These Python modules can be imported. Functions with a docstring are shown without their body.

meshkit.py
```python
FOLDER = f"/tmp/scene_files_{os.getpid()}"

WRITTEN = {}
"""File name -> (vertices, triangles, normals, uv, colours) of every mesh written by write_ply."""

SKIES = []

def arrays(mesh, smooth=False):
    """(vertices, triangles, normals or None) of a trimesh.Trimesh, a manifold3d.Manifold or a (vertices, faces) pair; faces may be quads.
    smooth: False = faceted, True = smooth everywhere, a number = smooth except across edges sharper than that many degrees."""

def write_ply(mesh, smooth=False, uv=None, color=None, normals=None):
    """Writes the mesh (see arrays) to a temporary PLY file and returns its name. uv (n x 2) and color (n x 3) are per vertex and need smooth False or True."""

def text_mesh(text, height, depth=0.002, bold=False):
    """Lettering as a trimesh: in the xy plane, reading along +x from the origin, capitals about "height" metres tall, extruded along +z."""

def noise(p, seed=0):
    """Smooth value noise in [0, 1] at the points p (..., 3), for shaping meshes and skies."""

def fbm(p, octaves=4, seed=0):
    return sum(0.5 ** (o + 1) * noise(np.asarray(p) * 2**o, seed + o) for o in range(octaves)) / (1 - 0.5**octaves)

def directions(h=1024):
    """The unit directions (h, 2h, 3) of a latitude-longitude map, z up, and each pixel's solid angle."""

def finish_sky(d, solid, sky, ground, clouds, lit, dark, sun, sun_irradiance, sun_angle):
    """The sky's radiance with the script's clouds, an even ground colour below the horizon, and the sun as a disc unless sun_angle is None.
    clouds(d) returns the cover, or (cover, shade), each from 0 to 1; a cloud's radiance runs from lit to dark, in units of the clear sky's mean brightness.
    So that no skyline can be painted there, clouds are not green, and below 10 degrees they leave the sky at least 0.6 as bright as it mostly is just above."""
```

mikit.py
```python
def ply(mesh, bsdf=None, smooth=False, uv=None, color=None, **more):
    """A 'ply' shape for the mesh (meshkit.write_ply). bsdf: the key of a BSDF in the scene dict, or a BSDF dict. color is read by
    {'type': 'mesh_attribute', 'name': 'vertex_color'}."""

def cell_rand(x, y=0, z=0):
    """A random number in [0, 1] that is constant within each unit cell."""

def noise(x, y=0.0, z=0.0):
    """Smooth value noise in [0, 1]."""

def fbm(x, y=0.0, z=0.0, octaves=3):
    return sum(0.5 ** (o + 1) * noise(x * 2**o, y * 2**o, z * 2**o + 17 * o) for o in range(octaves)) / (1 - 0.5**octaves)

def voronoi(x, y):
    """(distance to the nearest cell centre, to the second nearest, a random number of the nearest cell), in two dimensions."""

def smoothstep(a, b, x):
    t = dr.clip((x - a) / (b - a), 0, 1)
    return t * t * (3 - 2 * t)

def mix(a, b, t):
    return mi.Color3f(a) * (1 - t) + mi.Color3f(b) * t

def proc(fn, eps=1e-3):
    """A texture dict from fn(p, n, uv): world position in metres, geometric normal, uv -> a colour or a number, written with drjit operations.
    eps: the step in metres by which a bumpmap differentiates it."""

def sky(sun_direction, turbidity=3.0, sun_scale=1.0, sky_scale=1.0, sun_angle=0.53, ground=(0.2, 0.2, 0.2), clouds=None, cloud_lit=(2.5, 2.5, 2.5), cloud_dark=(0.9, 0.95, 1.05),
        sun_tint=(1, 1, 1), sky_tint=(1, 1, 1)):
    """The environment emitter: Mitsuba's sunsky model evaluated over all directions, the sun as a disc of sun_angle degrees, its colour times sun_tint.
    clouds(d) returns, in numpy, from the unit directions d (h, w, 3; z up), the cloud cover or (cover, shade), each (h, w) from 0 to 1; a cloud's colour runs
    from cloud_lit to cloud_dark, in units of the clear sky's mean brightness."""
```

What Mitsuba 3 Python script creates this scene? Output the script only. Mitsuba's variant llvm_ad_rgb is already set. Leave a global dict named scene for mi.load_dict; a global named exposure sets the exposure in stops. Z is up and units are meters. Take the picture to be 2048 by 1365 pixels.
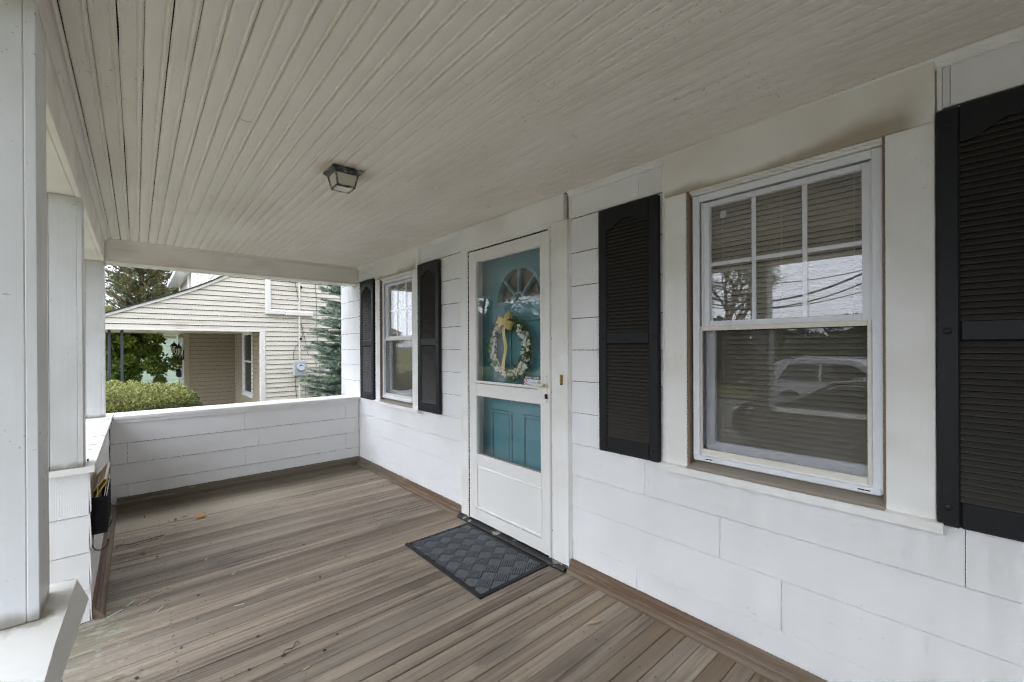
import math, random
import numpy as np, trimesh
import drjit as dr
import mitsuba as mi
import mikit, meshkit
from shapely.geometry import Polygon, box as sbox
from shapely.ops import unary_union

T = mi.ScalarTransform4f
rng = np.random.default_rng(7)
random.seed(7)
scene, labels = {}, {}

# ---------------------------------------------------------------- camera, sky, exposure
YAW, PITCH, ROLL = 0.7206, -0.0017, -0.0052
F_ = np.array([math.sin(YAW) * math.cos(PITCH), math.cos(YAW) * math.cos(PITCH), math.sin(PITCH)])
R_ = np.array([math.cos(YAW), -math.sin(YAW), 0.0])
U_ = np.cross(R_, F_)
UP = U_ * math.cos(ROLL) - R_ * math.sin(ROLL)
EYE = np.array([-1.945, 0.0, 1.3345])
scene['camera'] = {'type': 'perspective', 'fov': math.degrees(2 * math.atan(1024 / 855.45)), 'fov_axis': 'x',
                   'principal_point_offset_x': 0.0004, 'principal_point_offset_y': -0.0091,
                   'near_clip': 0.02, 'far_clip': 600.0,
                   'to_world': T().look_at(origin=EYE.tolist(), target=(EYE + F_).tolist(), up=UP.tolist())}


def cloud_cover(d):
    """an even overcast, brighter towards the zenith than at the horizon as overcast skies are, with faint cloud structure"""
    az = d[..., :2] / (np.abs(d[..., 2:3]) + 0.35)
    n = meshkit.fbm(np.concatenate([az * 1.6, az[..., :1] * 0], -1), 5, seed=3)
    z = np.clip(d[..., 2], 0, 1)
    return np.ones(d.shape[:2]), np.clip(1.0 - z * 1.05 + (n - 0.45) * 0.7, 0, 1)


scene['sky'] = mikit.sky((-1.0, 0.05, 0.62), turbidity=3, sun_scale=0.14, sun_angle=44.0, sun_tint=(0.72, 0.97, 1.48), clouds=cloud_cover,
                         cloud_lit=(3.2, 3.35, 3.72), cloud_dark=(2.15, 2.27, 2.55), ground=(0.22, 0.22, 0.20))
exposure = 3.62

# ---------------------------------------------------------------- helpers
GROUND = -0.80


def number(key):
    if key not in scene and key not in labels:
        return key
    i = 1
    while f'{key}_{i:03d}' in scene or f'{key}_{i:03d}' in labels:
        i += 1
    return f'{key}_{i:03d}'


_count = {}


def add(key, mesh, bsdf, smooth=False, **more):
    """one entry; a taken key gets the next number"""
    if key in scene:
        i = _count.get(key, 1)
        while f'{key}_{i:03d}' in scene:
            i += 1
        _count[key] = i + 1
        key = f'{key}_{i:03d}'
    scene[key] = mikit.ply(mesh, bsdf, smooth=smooth, **more)
    return key


def thing(name, label, cat=None, group=None, kind=None):
    key = number(name)
    labels[key] = {'label': label}
    if cat:
        labels[key]['category'] = cat
    if group:
        labels[key]['group'] = group
    if kind:
        labels[key]['kind'] = kind
    return key


def _template():
    pts, sg, ax = [], [], []
    for sx in (-1, 1):
        for sy in (-1, 1):
            for sz in (-1, 1):
                for k in range(3):
                    s = np.array([sx, sy, sz], float)
                    p = s * 0.8
                    p[k] = s[k]
                    pts.append(p), sg.append(s), ax.append(k)
    h = trimesh.convex.convex_hull(np.array(pts))
    order = [int(np.argmin(np.linalg.norm(np.array(pts) - v, axis=1))) for v in h.vertices]
    return np.array(sg)[order], np.array(ax)[order], np.array(h.faces)


_SG, _AX, _CF = _template()


def cbox(x0, x1, y0, y1, z0, z1, c=0.002):
    """a box with chamfered edges"""
    h = np.array([abs(x1 - x0), abs(y1 - y0), abs(z1 - z0)]) / 2
    m = np.array([x0 + x1, y0 + y1, z0 + z1]) / 2
    c = min(c, 0.45 * h.min())
    v = _SG * (h - c)
    v[np.arange(len(v)), _AX] = _SG[np.arange(len(v)), _AX] * h[_AX]
    return trimesh.Trimesh(v + m, _CF, process=False)


def join(ms):
    return trimesh.util.concatenate(ms)


def prism(poly2d, a, b, axis):
    """extrude a polygon given in the two other axes (kept in x,y,z order) along axis from a to b"""
    p = poly2d if isinstance(poly2d, Polygon) else Polygon(poly2d)
    if not p.exterior.is_ccw:
        p = Polygon(list(p.exterior.coords)[::-1], [list(r.coords) for r in p.interiors])
    m = trimesh.creation.extrude_polygon(p, b - a, engine='earcut')
    v = np.array(m.vertices)
    f = np.array(m.faces)
    if axis == 'x':
        w = np.stack([v[:, 2] + a, v[:, 0], v[:, 1]], 1)
    elif axis == 'y':
        w = np.stack([v[:, 0], v[:, 2] + a, v[:, 1]], 1)
        f = f[:, ::-1]
    else:
        w = np.stack([v[:, 0], v[:, 1], v[:, 2] + a], 1)
    return trimesh.Trimesh(w, f, process=False)


def tube(points, r, sides=8, caps=True):
    p = np.asarray(points, float)
    n = len(p)
    r = np.broadcast_to(np.asarray(r, float), (n,))
    t = np.gradient(p, axis=0)
    t /= np.linalg.norm(t, axis=1, keepdims=True) + 1e-12
    a = np.cross(t[0], [0, 0, 1.0] if abs(t[0, 2]) < 0.9 else [1.0, 0, 0])
    A = []
    for k in range(n):
        a = a - t[k] * (a @ t[k])
        a /= np.linalg.norm(a) + 1e-12
        A.append(a)
    A = np.array(A)
    B = np.cross(t, A)
    an = np.arange(sides) * 2 * np.pi / sides
    v = p[:, None] + r[:, None, None] * (np.cos(an)[None, :, None] * A[:, None] + np.sin(an)[None, :, None] * B[:, None])
    v = v.reshape(-1, 3)
    f = []
    for i in range(n - 1):
        for j in range(sides):
            k = (j + 1) % sides
            f += [[i * sides + j, i * sides + k, (i + 1) * sides + k], [i * sides + j, (i + 1) * sides + k, (i + 1) * sides + j]]
    if caps:
        v = np.vstack([v, p[:1], p[-1:]])
        c0, c1 = n * sides, n * sides + 1
        for j in range(sides):
            k = (j + 1) % sides
            f += [[c0, k, j], [c1, (n - 1) * sides + j, (n - 1) * sides + k]]
    return trimesh.Trimesh(v, np.array(f), process=False)


def move(m, v):
    m = m.copy()
    m.apply_translation(v)
    return m


def spline(pts, n=24):
    from scipy.interpolate import make_interp_spline
    p = np.asarray(pts, float)
    t = np.r_[0, np.cumsum(np.linalg.norm(np.diff(p, axis=0), axis=1))]
    return make_interp_spline(t, p, k=min(3, len(p) - 1))(np.linspace(0, t[-1], n))


def leaves(pos, along, side, length, width, col, shape='leaf'):
    """many small leaf faces: a bent diamond each; col per leaf"""
    n = len(pos)
    length = np.broadcast_to(length, (n,))[:, None]
    width = np.broadcast_to(width, (n,))[:, None]
    along = along / (np.linalg.norm(along, axis=1, keepdims=True) + 1e-9)
    side = side - along * (side * along).sum(1, keepdims=True)
    side /= np.linalg.norm(side, axis=1, keepdims=True) + 1e-9
    nor = np.cross(along, side)
    a = pos
    b = pos + along * length * 0.5 + side * width * 0.5 + nor * width * 0.12
    c = pos + along * length
    d = pos + along * length * 0.5 - side * width * 0.5 + nor * width * 0.12
    v = np.stack([a, b, c, d], 1).reshape(-1, 3)
    i = np.arange(n)[:, None] * 4
    f = np.vstack([i + [0, 1, 2], i + [0, 2, 3]])
    return trimesh.Trimesh(v, f, process=False), np.repeat(col, 4, axis=0)


def rand_dirs(n):
    v = rng.normal(size=(n, 3))
    return v / np.linalg.norm(v, axis=1, keepdims=True)


# ---------------------------------------------------------------- materials
N, FB, SS, MIX, CR = mikit.noise, mikit.fbm, mikit.smoothstep, mikit.mix, mikit.cell_rand


def rgb(*c):
    return {'type': 'rgb', 'value': list(c)}


def mat(name, color, rough=0.6, spec=0.4, metallic=0.0, bump=None, bscale=0.001, eps=1e-3):
    b = {'type': 'principled', 'base_color': color if isinstance(color, dict) else rgb(*color),
         'roughness': rough, 'specular': spec, 'metallic': metallic}
    if bump is not None:
        b = {'type': 'bumpmap', 'arbitrary': mikit.proc(bump, eps=eps), 'scale': bscale, 'bsdf': b}
    scene[name] = {'type': 'twosided', 'bsdf': b}


def siding_color(p, n, uv):
    g = FB(p.x * 2.1 + 3, p.y * 2.3, p.z * 3.1, 4)
    speck = SS(0.87, 0.90, N(p.x * 150, p.y * 150, p.z * 150)) * SS(0.62, 0.75, N(p.x * 6, p.y * 6, p.z * 6 + 5))
    c = MIX((0.82, 0.825, 0.835), (0.78, 0.78, 0.78), SS(0.35, 0.75, g))
    return MIX(c, (0.34, 0.31, 0.26), speck * 0.55)


def siding_bump(p, n, uv):
    u = dr.select(dr.abs(n.x) > 0.5, p.y, p.x)
    s = dr.sin(u * 760.0 + 3.0 * N(u * 45, p.z * 2))
    return s * (0.30 + 0.70 * N(u * 70, p.z * 3.0)) * 0.0011 + 0.0010 * N(u * 5, p.z * 5)


def trim_color(p, n, uv):
    g = FB(p.x * 3 + 1, p.y * 3, p.z * 4, 4)
    c = MIX((0.80, 0.80, 0.785), (0.72, 0.71, 0.67), SS(0.38, 0.80, g))
    speck = SS(0.88, 0.91, N(p.x * 170, p.y * 170, p.z * 170)) * SS(0.6, 0.75, N(p.x * 7, p.y * 7, p.z * 7))
    c = MIX(c, (0.2, 0.18, 0.15), speck * 0.6)
    foot = SS(0.790, 0.766, p.z + 0.012 * (FB(p.x * 60, p.y * 60, 3.0, 3) - 0.5)) * SS(0.7629, 0.7634, p.z) * SS(-1.9, -2.0, p.x)
    c = MIX(c, (0.16, 0.145, 0.09), foot * 0.8)
    smut = SS(0.62, 0.74, FB(p.x * 14, p.y * 9, 2.0, 4)) * SS(0.7, 0.9, n.z) * SS(-1.9, -2.0, p.x)
    c = MIX(c, (0.36, 0.33, 0.27), smut * 0.7)
    wood = SS(0.5, 0.9, FB(p.x * 40, p.y * 40, p.z * 2.5, 2)) * 0.10
    return MIX(c, (0.5, 0.48, 0.43), wood)


def post_color(p, n, uv):
    # older, greyer paint with vertical brush marks
    g = FB(p.x * 3 + 1, p.y * 3, p.z * 2, 4)
    br = N(p.x * 160, p.y * 160, p.z * 4.0)
    c = MIX((0.66, 0.675, 0.69), (0.56, 0.565, 0.56), SS(0.35, 0.8, g)) * (0.97 + 0.05 * br)
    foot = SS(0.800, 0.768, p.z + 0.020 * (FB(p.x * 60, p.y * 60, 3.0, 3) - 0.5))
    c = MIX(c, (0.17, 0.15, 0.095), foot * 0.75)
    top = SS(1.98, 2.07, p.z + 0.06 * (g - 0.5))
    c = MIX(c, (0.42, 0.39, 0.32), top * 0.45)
    speck = SS(0.87, 0.90, N(p.x * 150, p.y * 150, p.z * 130)) * SS(0.6, 0.75, N(p.x * 7, p.y * 7, p.z * 7))
    return MIX(c, (0.2, 0.18, 0.15), speck * 0.6)


def head_color(p, n, uv):
    # the board over the window: mildew creeping up from the head joint
    g = FB(p.y * 6, p.z * 9, 2.0, 4)
    c = MIX((0.79, 0.78, 0.745), (0.71, 0.68, 0.62), SS(0.4, 0.8, FB(p.y * 3, p.z * 3, 7.0, 3)))
    yy = dr.select(p.y > 2.5, p.y - 3.332, p.y)
    reach = 0.030 + 0.085 * SS(0.25, 0.85, N(yy * 3.2 + 0.7, 1.5)) * SS(1.05, 0.75, yy)
    t = (p.z - 2.047) / reach + (g - 0.5) * 1.1
    return MIX(c, (0.30, 0.24, 0.16), SS(1.15, 0.0, t) * SS(0.14, 0.22, yy) * 0.75)


def ceil_color(p, n, uv):
    g = FB(p.x * 3, p.y * 1.5, 1.0, 3)
    c = MIX((0.745, 0.71, 0.655), (0.69, 0.65, 0.59), SS(0.3, 0.75, g))
    speck = SS(0.88, 0.92, N(p.x * 210, p.y * 120, 3.0)) * SS(0.5, 0.7, N(p.x * 5, p.y * 3, 9.0))
    c = MIX(c, (0.16, 0.14, 0.12), speck * 0.55)
    # rust bleeding from the lamp's backplate
    d = dr.sqrt(dr.square(p.x + 1.13) + dr.square(p.y - 2.245))
    return MIX(c, (0.36, 0.25, 0.15), SS(0.165, 0.085, d + 0.05 * (g - 0.5)) * 0.40)


def ceil_bump(p, n, uv):
    return 0.0005 * FB(p.x * 22, p.y * 16, 2.0, 3)


def beam_color(p, n, uv):
    g = FB(p.x * 4, p.y * 4, p.z * 5, 4)
    c = MIX((0.78, 0.755, 0.70), (0.66, 0.62, 0.555), SS(0.35, 0.8, g))
    grain = SS(0.55, 0.9, FB(p.x * 3, p.y * 3, p.z * 60, 2)) * 0.25
    return MIX(c, (0.55, 0.50, 0.44), grain)


PITCH_F, OFF_F = 0.0735, 1.613


def floor_color(p, n, uv):
    k = dr.floor((p.y - OFF_F) / PITCH_F)
    r1, r2 = CR(k, 3), CR(k, 11)
    grain = FB(p.x * 1.6 + r1 * 40, p.y * 62.0, r2 * 9, 4)
    fine = N(p.x * 7.0, p.y * 420.0, r1 * 5)
    broad = FB(p.x * 0.7 + 4, p.y * 3.2, 1.0, 3)
    c = MIX((0.305, 0.250, 0.198), (0.172, 0.133, 0.100), SS(0.22, 0.82, grain))
    c = c * (0.64 + 0.62 * r1) * (0.86 + 0.28 * fine)
    c = MIX(c, (0.10, 0.085, 0.07), 0.55 * SS(0.60, 0.78, FB(p.x * 2.6, p.y * 9.0, 8.0, 4)))
    chk = SS(0.74, 0.80, N(p.x * 3.2 + r2 * 17, p.y * 260.0, r1 * 7)) * SS(0.5, 0.8, N(p.x * 2.0, k, 2.0))
    c = MIX(c, (0.06, 0.05, 0.042), chk * 0.75)
    c = MIX(c, (0.36, 0.315, 0.262), SS(0.5, 0.75, broad) * 0.45 * SS(0.30, 0.7, grain + r2 * 0.3))
    c = MIX(c, (0.25, 0.17, 0.10), 0.45 * SS(0.66, 0.9, r2) * SS(-0.9, -0.1, p.x))
    # green algae by the open steps, daylight band before the far half wall painted in pale
    alg = SS(-1.85, -2.2, p.x + (broad - 0.5) * 0.7) * SS(3.3, 2.7, p.y)
    c = MIX(c, (0.125, 0.140, 0.085), alg * 0.55)
    worn = SS(0.62, 0.70, FB(p.x * 26, p.y * 60, 4.0, 3)) * SS(-1.7, -2.1, p.x) * SS(3.2, 2.8, p.y)
    c = MIX(c, (0.42, 0.44, 0.39), worn * 0.35)
    light_band = SS(3.75, 4.3, p.y + 0.4 * (broad - 0.5)) * SS(4.75, 4.45, p.y) * (0.35 + 0.65 * SS(-0.5, -1.3, p.x + 0.3 * (grain - 0.5)))
    c = MIX(c, (0.46, 0.40, 0.32), light_band * 0.85)
    wall_shade = SS(4.36, 4.62, p.y + 0.25 * (broad - 0.5))  # soft shadow of the far half wall put into the plank colour
    c = MIX(c, (0.075, 0.062, 0.040), wall_shade * 0.72)
    nail = SS(0.0052, 0.0035, dr.sqrt(dr.square(dr.abs(p.x + 1.1) - 0.72) + dr.square((p.y - OFF_F) - (k + 0.5) * PITCH_F)))
    return MIX(c, (0.03, 0.028, 0.026), nail * 0.8)


def floor_bump(p, n, uv):
    k = dr.floor((p.y - OFF_F) / PITCH_F)
    return 0.0016 * FB(p.x * 3.0 + CR(k, 3) * 40, p.y * 110.0, CR(k, 11) * 9, 3)


def base_color(p, n, uv):
    g = FB(p.y * 1.7 + p.x * 1.7, p.z * 40, 5.0, 4)
    c = MIX((0.135, 0.082, 0.050), (0.20, 0.155, 0.115), SS(0.3, 0.75, g))
    far = SS(3.6, 4.5, p.y)
    c = MIX(c, (0.125, 0.108, 0.085), far * 0.8)
    return MIX(c, (0.24, 0.215, 0.18), SS(0.62, 0.8, FB(p.x * 9, p.y * 9, p.z * 30, 3)) * 0.6)


def thr_color(p, n, uv):
    chip = SS(0.60, 0.64, FB(p.x * 40, p.y * 28, p.z * 40, 4))
    return MIX((0.022, 0.022, 0.024), (0.42, 0.39, 0.33), chip * SS(0.35, 0.6, N(p.y * 9, 3.0)))


def shutter_bump(p, n, uv):
    return 0.0010 * FB(p.y * 60, p.z * 7, 1.0, 3)


def nbr_color(p, n, uv):
    s = FB(p.x * 3.0, p.z * 26.0, p.y * 3.0, 4)
    b = FB(p.x * 0.9, p.z * 1.4, p.y * 0.9, 3)
    c = MIX((0.62, 0.575, 0.49), (0.68, 0.645, 0.575), b)
    return MIX(c, (0.40, 0.365, 0.28), SS(0.52, 0.76, s) * SS(0.35, 0.6, b + 0.1) * 0.7)


def mat_color(p, n, uv):
    g = N(p.x * 400, p.y * 400, 1.0)
    s = SS(0.80, 0.83, N(p.x * 160, p.y * 160, 5.0)) * SS(0.45, 0.65, N(p.x * 9, p.y * 9, 2.0))
    return MIX(MIX((0.085, 0.095, 0.108), (0.115, 0.125, 0.138), g), (0.3, 0.28, 0.25), s * 0.5)


def lamp_color(p, n, uv):
    g = FB(p.x * 55, p.y * 55, p.z * 80, 3)
    c = MIX((0.10, 0.115, 0.115), (0.022, 0.025, 0.028), SS(0.45, 0.52, g))
    return MIX(c, (0.36, 0.31, 0.23), SS(0.60, 0.64, FB(p.x * 48 + 9, p.y * 48, p.z * 70, 3)))


def lawn_color(p, n, uv):
    g = FB(p.x * 0.6, p.y * 0.6, 0.0, 4)
    f = N(p.x * 30, p.y * 30, 1.0)
    c = MIX((0.105, 0.125, 0.045), (0.165, 0.16, 0.07), SS(0.3, 0.7, g))
    return c * (0.6 + 0.7 * f)


def asphalt_color(p, n, uv):
    return MIX((0.125, 0.12, 0.112), (0.175, 0.168, 0.155), FB(p.x * 1.5, p.y * 0.6, 0.0, 4)) * (0.8 + 0.4 * N(p.x * 60, p.y * 60, 2.0))


def brick_like(p, n, uv):
    return MIX((0.33, 0.28, 0.26), (0.42, 0.37, 0.34), N(p.y * 4, p.z * 14, p.x))


mat('m_siding', mikit.proc(siding_color), 0.42, 0.4, bump=siding_bump, bscale=1.0, eps=6e-4)
mat('m_trim', mikit.proc(trim_color), 0.45, 0.4)
mat('m_post', mikit.proc(post_color), 0.42, 0.4)
mat('m_head', mikit.proc(head_color), 0.5, 0.4)
mat('m_ceiling', mikit.proc(ceil_color), 0.5, 0.35)
mat('m_beam', mikit.proc(beam_color), 0.5, 0.35)
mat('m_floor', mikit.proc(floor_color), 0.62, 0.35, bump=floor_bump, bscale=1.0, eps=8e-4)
mat('m_base', mikit.proc(base_color), 0.55, 0.35)
mat('m_threshold', mikit.proc(thr_color), 0.5, 0.4)
mat('m_shutter', (0.0075, 0.0085, 0.0105), 0.5, 0.32, bump=shutter_bump, bscale=1.0)
mat('m_louver', (0.036, 0.0335, 0.0300), 0.5, 0.35)
mat('m_felt', (0.17, 0.165, 0.16), 0.9, 0.1)
mat('m_neighbor_shaded', (0.36, 0.315, 0.235), 0.55, 0.3)  # neighbour's beige siding with the recess shade put into its colour
mat('m_neighbor', mikit.proc(nbr_color), 0.5, 0.3)
mat('m_rubber', mikit.proc(mat_color), 0.6, 0.4)
mat('m_lamp', mikit.proc(lamp_color), 0.5, 0.5)
mat('m_lawn', mikit.proc(lawn_color), 0.9, 0.1)
mat('m_asphalt', mikit.proc(asphalt_color), 0.85, 0.2)
mat('m_brick', mikit.proc(brick_like), 0.8, 0.2)
mat('m_vinyl', (0.74, 0.76, 0.80), 0.28, 0.5)
mat('m_white', (0.76, 0.745, 0.70), 0.45, 0.4)
mat('m_seam', (0.16, 0.145, 0.115), 0.8, 0.2)
mat('m_cream', (0.68, 0.66, 0.59), 0.35, 0.5)
mat('m_alum', (0.74, 0.735, 0.715), 0.33, 0.5)
mat('m_alumgap', (0.20, 0.18, 0.16), 0.6, 0.3)
mat('m_silldirt', (0.36, 0.32, 0.27), 0.7, 0.2)
mat('m_jamb', (0.20, 0.15, 0.105), 0.6, 0.3)
mat('m_dark', (0.02, 0.02, 0.02), 0.9, 0.1)
mat('m_blind', (0.30, 0.28, 0.225), 0.45, 0.4)
mat('m_cord', (0.5, 0.47, 0.4), 0.7, 0.2)
mat('m_teal', (0.105, 0.265, 0.305), 0.38, 0.5)
mat('m_teal_trim', (0.125, 0.28, 0.31), 0.38, 0.5)
mat('m_brass', (0.45, 0.30, 0.11), 0.35, 0.5, metallic=0.85)
mat('m_black', (0.007, 0.007, 0.008), 0.45, 0.4)
mat('m_mailbox', (0.006, 0.006, 0.0065), 0.75, 0.15)
mat('m_steel', (0.45, 0.45, 0.46), 0.35, 0.5, metallic=0.9)
mat('m_rust', (0.085, 0.06, 0.05), 0.7, 0.3, metallic=0.3)
mat('m_greymetal', (0.42, 0.44, 0.45), 0.45, 0.5)
mat('m_iron', (0.055, 0.062, 0.075), 0.5, 0.4)
mat('m_paper', (0.62, 0.66, 0.72), 0.7, 0.2)
mat('m_yellow', (0.62, 0.46, 0.08), 0.7, 0.2)
mat('m_tan', (0.42, 0.33, 0.22), 0.6, 0.3)
mat('m_ribbon', (0.62, 0.50, 0.19), 0.75, 0.2)
mat('m_red', (0.5, 0.04, 0.04), 0.6, 0.3)
mat('m_sage', (0.46, 0.56, 0.46), 0.6, 0.3)
mat('m_bark', (0.075, 0.058, 0.045), 0.9, 0.1)
mat('m_roof', (0.055, 0.055, 0.058), 0.9, 0.1)
mat('m_concrete', (0.50, 0.46, 0.39), 0.85, 0.2)
mat('m_carwhite', (0.72, 0.73, 0.75), 0.25, 0.6)
mat('m_cardark', (0.03, 0.035, 0.04), 0.2, 0.6)
mat('m_tyre', (0.02, 0.02, 0.02), 0.8, 0.2)
mat('m_carglass', (0.01, 0.012, 0.014), 0.06, 0.6)
mat('m_petal', (0.82, 0.81, 0.77), 0.7, 0.2)
mat('m_twig', (0.10, 0.075, 0.055), 0.8, 0.2)
mat('m_chip', (0.45, 0.46, 0.40), 0.7, 0.3)
mat('m_nail', (0.10, 0.09, 0.08), 0.5, 0.4, metallic=0.5)
mat('m_vinyl_soffit', (0.62, 0.58, 0.42), 0.5, 0.3)
scene['m_glass'] = {'type': 'thindielectric', 'int_ior': 1.60}
scene['m_glass_lower'] = {'type': 'thindielectric', 'int_ior': 1.5}
scene['m_frost'] = {'type': 'twosided', 'bsdf': {'type': 'principled', 'base_color': rgb(0.52, 0.50, 0.41), 'roughness': 0.25, 'specular': 0.5}}
scene['m_screen'] = {'type': 'mask', 'opacity': 0.30, 'bsdf': {'type': 'twosided', 'bsdf': {'type': 'diffuse', 'reflectance': rgb(0.035, 0.035, 0.035)}}}
vc = {'type': 'mesh_attribute', 'name': 'vertex_color'}
scene['m_leaf'] = {'type': 'twosided', 'bsdf': {'type': 'principled', 'base_color': vc, 'roughness': 0.5, 'specular': 0.3}}
# ================================================================ the porch: floor, ceiling, walls
ZC = 2.25          # ceiling
YF = 4.90          # inner face of the far half wall
Y0 = -1.45         # porch end behind the camera
YH = 5.46          # house corner

# ---- floor planks
floor = thing('porch_floor', 'weathered grey brown wooden porch floor of narrow planks', kind='structure')
k0 = int(math.floor((Y0 - 1.613) / PITCH_F))
k1 = int(math.ceil((YF + 0.02 - 1.613) / PITCH_F))
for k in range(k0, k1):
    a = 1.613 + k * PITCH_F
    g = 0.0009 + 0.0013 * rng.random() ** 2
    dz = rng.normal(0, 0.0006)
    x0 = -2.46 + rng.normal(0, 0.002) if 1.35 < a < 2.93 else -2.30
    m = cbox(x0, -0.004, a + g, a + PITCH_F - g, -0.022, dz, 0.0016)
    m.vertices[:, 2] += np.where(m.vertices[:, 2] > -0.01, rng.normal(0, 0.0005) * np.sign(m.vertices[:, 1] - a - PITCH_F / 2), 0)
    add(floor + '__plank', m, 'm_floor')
add(floor + '__joist_skirt', join([cbox(-2.44, -2.40, 1.44, 2.95, -0.30, -0.026), cbox(-2.30, -0.05, Y0, YF, -0.05, -0.024, 0.001)]), 'm_dark')

# ---- ceiling boards: beaded boards running along the porch
ceiling = thing('porch_ceiling', 'taupe white beadboard porch ceiling with open dark joints', kind='structure')
PC = 0.0585


def ceiling_board(x0, w, y0, y1, gap, bead):
    ys = np.arange(y0, y1 - 0.02, 0.035)
    ys = np.r_[ys, y1]
    n = len(ys)
    zz = rng.normal(0, 0.0004)
    prof = np.array([[0, .011], [.0004, .0052], [.0036, .0006], [.0105, -.0007], [(w - .0185) * .5, -.0013], [w - .0260, -.0007], [w - .0185, .0006], [w - .0165, .0042], [w - .0135, .0044], [w - .0115, .0004],
                     [w - .0085, -.0008], [w - .0055, .0002], [w - .0040, .0020], [w - .0010, .0050], [w - .0010, .011]]) if bead else \
        np.array([[0, .011], [0, .0025], [.0018, .0], [w - .003, 0], [w - .0016, .0022], [w - .0016, .011]])
    m = len(prof)
    gl = gap * (0.3 + 1.4 * meshkit.fbm(np.stack([ys * 9, ys * 0 + x0 * 31, ys * 0], 1), 3)) * (meshkit.noise(np.stack([ys * 1.3, ys * 0 + x0 * 77, ys * 0 + 4], 1)) > 0.30)
    v = np.zeros((n, m, 3))
    v[:, :, 0] = x0 + prof[None, :, 0]
    v[:, :3, 0] += gl[:, None] * np.array([1, 1, 1.1])
    v[:, :, 1] = ys[:, None]
    v[:, :, 2] = ZC + prof[None, :, 1] + zz
    i = np.arange(n - 1)[:, None] * m
    j = np.arange(m - 1)[None, :]
    a, b, c, d = (i + j), (i + j + 1), (i + m + j + 1), (i + m + j)
    f = np.concatenate([np.stack([a, d, c], -1).reshape(-1, 3), np.stack([a, c, b], -1).reshape(-1, 3)])
    return trimesh.Trimesh(v.reshape(-1, 3), f, process=False)


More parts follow.
